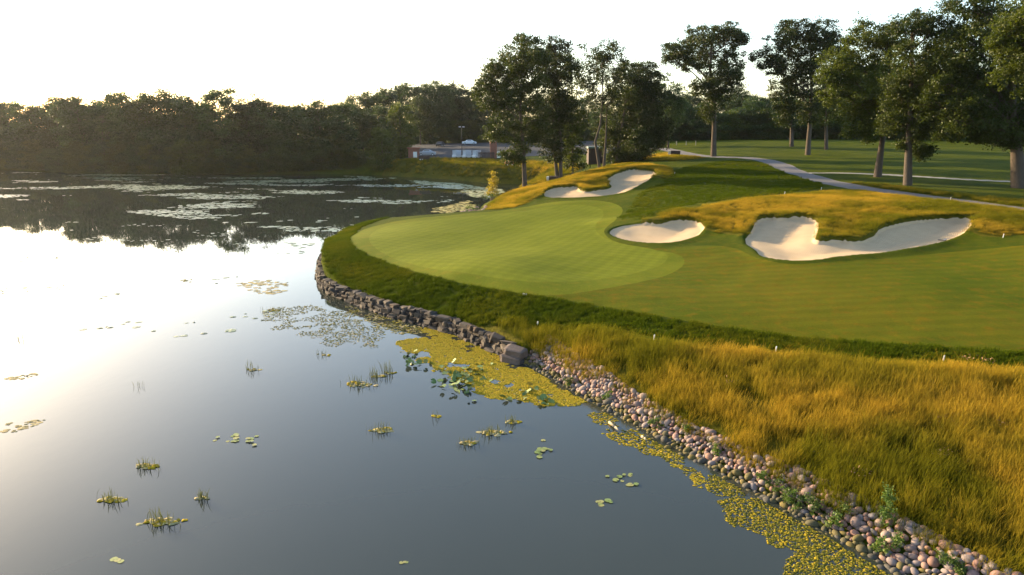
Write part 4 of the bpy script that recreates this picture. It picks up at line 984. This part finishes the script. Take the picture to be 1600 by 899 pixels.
def cart(u, v, rz, lab):
    p = on_px(u, v); t = empty('golf_cart', p, rz); tag(t, lab, 'golf cart', 'white golf carts parked by the lot')
    MB().box((0, 0, .48), (2.3, 1.15, .42), 0, .08).box((-.85, 0, .75), (.5, 1.1, .35), 0, .08).build('body', M['carwhite'], t)
    MB().box((.1, 0, .82), (.55, 1.05, .22), 0, .05).box((-.22, 0, 1.12), (.12, 1.05, .45), 0, .04).build('seat', M['seat'], t)
    MB().box((0, 0, 1.86), (1.9, 1.2, .08), 0, .03).build('roof', M['cover'], t)
    MB().box((0, -.58, 1.25), (1.6, .02, 1.1)).box((0, .58, 1.25), (1.6, .02, 1.1)).box((-.82, 0, 1.25), (.02, 1.1, 1.1)).build('rain_cover', M['cover'], t)
    for a in (-.8, .8):
        for b in (-.55, .55):
            MB().cyl((a * .95, b * .95, 1.0 if a < 0 else .6), (a * .9, b * .95, 1.83), .025).build('roof_post', M['metal'], t)
            MB().cyl((a, b - .09, .23), (a, b + .09, .23), .23, .23, 14).build('wheel', M['rubber'], t)
for u, v, rz, lab in ((714, 248.3, .9, 'leftmost of the three white covered golf carts below the lamp post'), (730, 248.3, .8, 'middle one of the three white covered golf carts'), (745, 248.5, 1.0, 'rightmost white covered golf cart, next to the dark fence')): cart(u, v, rz, lab)

def car(u, v, rz, paint, lab):
    p = on_px(u, v); t = empty('parked_car', p, rz); tag(t, lab, 'car')
    bm = bmesh.new(); prof = [(-2.2,.3),(-2.25,.75),(-2.05,.92),(-1.25,.98),(-.65,1.42),(.75,1.45),(1.55,1.0),(2.15,.88),(2.25,.6),(2.2,.3)]
    A = [bm.verts.new((x, -.88 + (.14 if z > 1 else 0), z)) for x, z in prof]; B = [bm.verts.new((x, .88 - (.14 if z > 1 else 0), z)) for x, z in prof]
    for i in range(len(prof)): j = (i + 1) % len(prof); bm.faces.new((A[i], A[j], B[j], B[i]))
    bm.faces.new(A[::-1]); bm.faces.new(B); bmesh.ops.recalc_face_normals(bm, faces=bm.faces)
    me = bpy.data.meshes.new('body'); bm.to_mesh(me); bm.free(); me.materials.append(paint); o = obj('body', me, t); b = o.modifiers.new('bevel', 'BEVEL'); b.width = .07; b.segments = 2
    for s in (-1, 1): MB().box((.0, s * .80, 1.19), (1.5, .05, .30), 0, .02, .8).build('side_window', M['glass'], t)
    MB().box((1.16, 0, 1.24), (.06, 1.2, .34)).build('windscreen', M['glass'], t)
    for a in (-1.4, 1.4):
        for s in (-1, 1):
            w = MB().cyl((a, s * .78, .33), (a, s * .92, .33), .33, .33, 16).build('wheel', M['rubber'], t); MB().cyl((a, s * .921, .33), (a, s * .93, .33), .2, .2, 12).build('rim', M['lamp'], w)
    for s in (-1, 1): MB().box((2.22, s * .6, .7), (.05, .36, .14), 0, .02).build('headlight', M['lamp'], t)
car(733, 226, .15, M['carwhite'], 'white car parked at the back of the car park under the trees')
car(667, 243.5, .1, M['silver'], 'silver car at the left end of the car park beside the kiosk')
car(688, 229, 1.4, M['metal'], 'dark car in the shade at the back left of the car park')

p = on_px(722, 246.5); t = empty('street_lamp', p); tag(t, 'tall thin double headed lamp post in the car park', 'street lamp')
MB().cyl((0, 0, 0), (0, 0, .5), .22, .2, 12).build('base', M['kerb'], t); MB().cyl((0, 0, .5), (0, 0, 7.0), .08, .05, 10).build('pole', M['metal'], t)
MB().box((0, 0, 6.95), (1.0, .06, .06)).build('arm', M['metal'], t)
for s in (-1, 1): MB().box((s * .42, 0, 7.04), (.55, .34, .22), 0, .05).build('lamp_head', M['lamp'], t)
p = on_px(647, 247); t = empty('kiosk', p, .1); tag(t, 'small red brown kiosk with a white panel at the left of the car park', 'kiosk')
MB().box((0, 0, 1.1), (2.6, 1.6, 2.2)).build('wall', M['brick'], t); MB().box((0, 0, 2.28), (3.1, 2.1, .16), 0, .03).build('roof', M['rust'], t); MB().box((.3, -.83, .75), (.9, .06, 1.3), 0, .02).build('panel', M['white'], t)
p = on_px(663, 252.5); t = empty('utility_trailer', p, .1); tag(t, 'dark brown utility trailer with two white lamps on the grassy bank', 'trailer')
MB().box((0, 0, .85), (2.4, 1.3, .8), 0, .04).build('box_body', M['darkwood'], t); MB().box((0, 0, 1.28), (2.5, 1.4, .08)).build('rim_rail', M['metal'], t)
for s in (-.85, -.4): MB().cyl((s, -.66, .42), (s, -.72, .42), .13, .13, 12).build('lamp', M['white'], t)
for s in (-.7, .7): MB().cyl((s, -.6, .3), (s, -.45, .3), .3, .3, 14).build('wheel', M['rubber'], t)
p = on_px(797, 261); t = empty('utility_cart', p, .1); tag(t, 'red utility cart with two white lamps half hidden below the tall oak', 'cart')
MB().box((0, 0, .8), (1.9, 1.2, .5), 0, .06).build('body', M['rust'], t)
for s in (-.5, .4): MB().cyl((s, -.6, .45), (s, -.68, .45), .14, .14, 12).build('headlight', M['white'], t)
for s in (-.65, .65): MB().cyl((s, -.6, .28), (s, -.4, .28), .28, .28, 14).build('wheel', M['rubber'], t)
p = on_px(771, 248); t = empty('brick_pillar', p, .1); tag(t, 'red brown brick gate pillar right of the dark fence', 'pillar')
MB().box((0, 0, 1.9), (1.5, 1.3, 3.8)).build('shaft', M['brick'], t); MB().box((0, 0, 3.9), (1.8, 1.6, .2), 0, .04).build('cap', M['kerb'], t)
p = on_px(760, 249.5); t = empty('slatted_fence', p, .05); tag(t, 'short dark fence between the golf carts and the brick pillar', 'fence')
for k in range(12): MB().box((-1.65 + .3 * k, 0, .8), (.2, .04, 1.7)).build('slat', M['darkwood'], t)
for z in (.4, 1.3): MB().box((0, .05, z), (3.6, .06, .1)).build('rail', M['darkwood'], t)
p = on_px(780, 249); t = empty('notice_board', p, .1); tag(t, 'white blank notice board beside the brick pillar', 'sign')
MB().box((0, 0, 1.0), (1.0, .07, 1.4), 0, .02).build('board', M['white'], t)
for s in (-.4, .4): MB().cyl((s, .06, -.1), (s, .06, 1.7), .04).build('post', M['metal'], t)
p = on_px(931, 256); t = empty('storage_shed', p, .05); tag(t, 'tall dark plank shed with a green roof behind the crooked trunk', 'shed')
for k in range(8): MB().box((-1.4 + .4 * k, -1.2, 1.35), (.385, .06, 2.9)).build('plank', M['darkwood'], t)
MB().box((0, 0, 1.35), (3.2, 2.3, 2.86)).build('wall', M['darkwood'], t); MB().box((0, -.1, 2.95), (3.6, 2.8, .3), 0, .03, .94).build('roof', M['roof'], t)
for k, (u, lab) in enumerate(((1057, 'left of three small posts on the skyline'), (1072, 'middle of three small posts on the skyline'), (1087, 'right of three small posts on the skyline'))):
    p = on_px(u, 227); o = MB().cyl((0, 0, -.2), (0, 0, .95), .08, .08, 8).cyl((0, 0, .95), (0, 0, 1.02), .10, .04, 8).build('post', M['kerb']); o.name = 'path_post'; o.location = p; tag(o, lab, 'post')

# ------------------------------------------------------------------ haze: the low morning air
hz_m, nt, out = new_mat('morning_haze')
pv = nt.nodes.new('ShaderNodeVolumePrincipled'); pv.inputs['Color'].default_value = (.93, .95, 1, 1); pv.inputs['Density'].default_value = .00006; pv.inputs['Anisotropy'].default_value = .65
nt.links.new(pv.outputs[0], out.inputs['Volume'])
o = MB().box((0, 365, 18), (1382, 1032, 46)).build('haze', hz_m); tag(o, 'thin pale morning haze lying over the lake and course', 'haze', None, 'stuff')
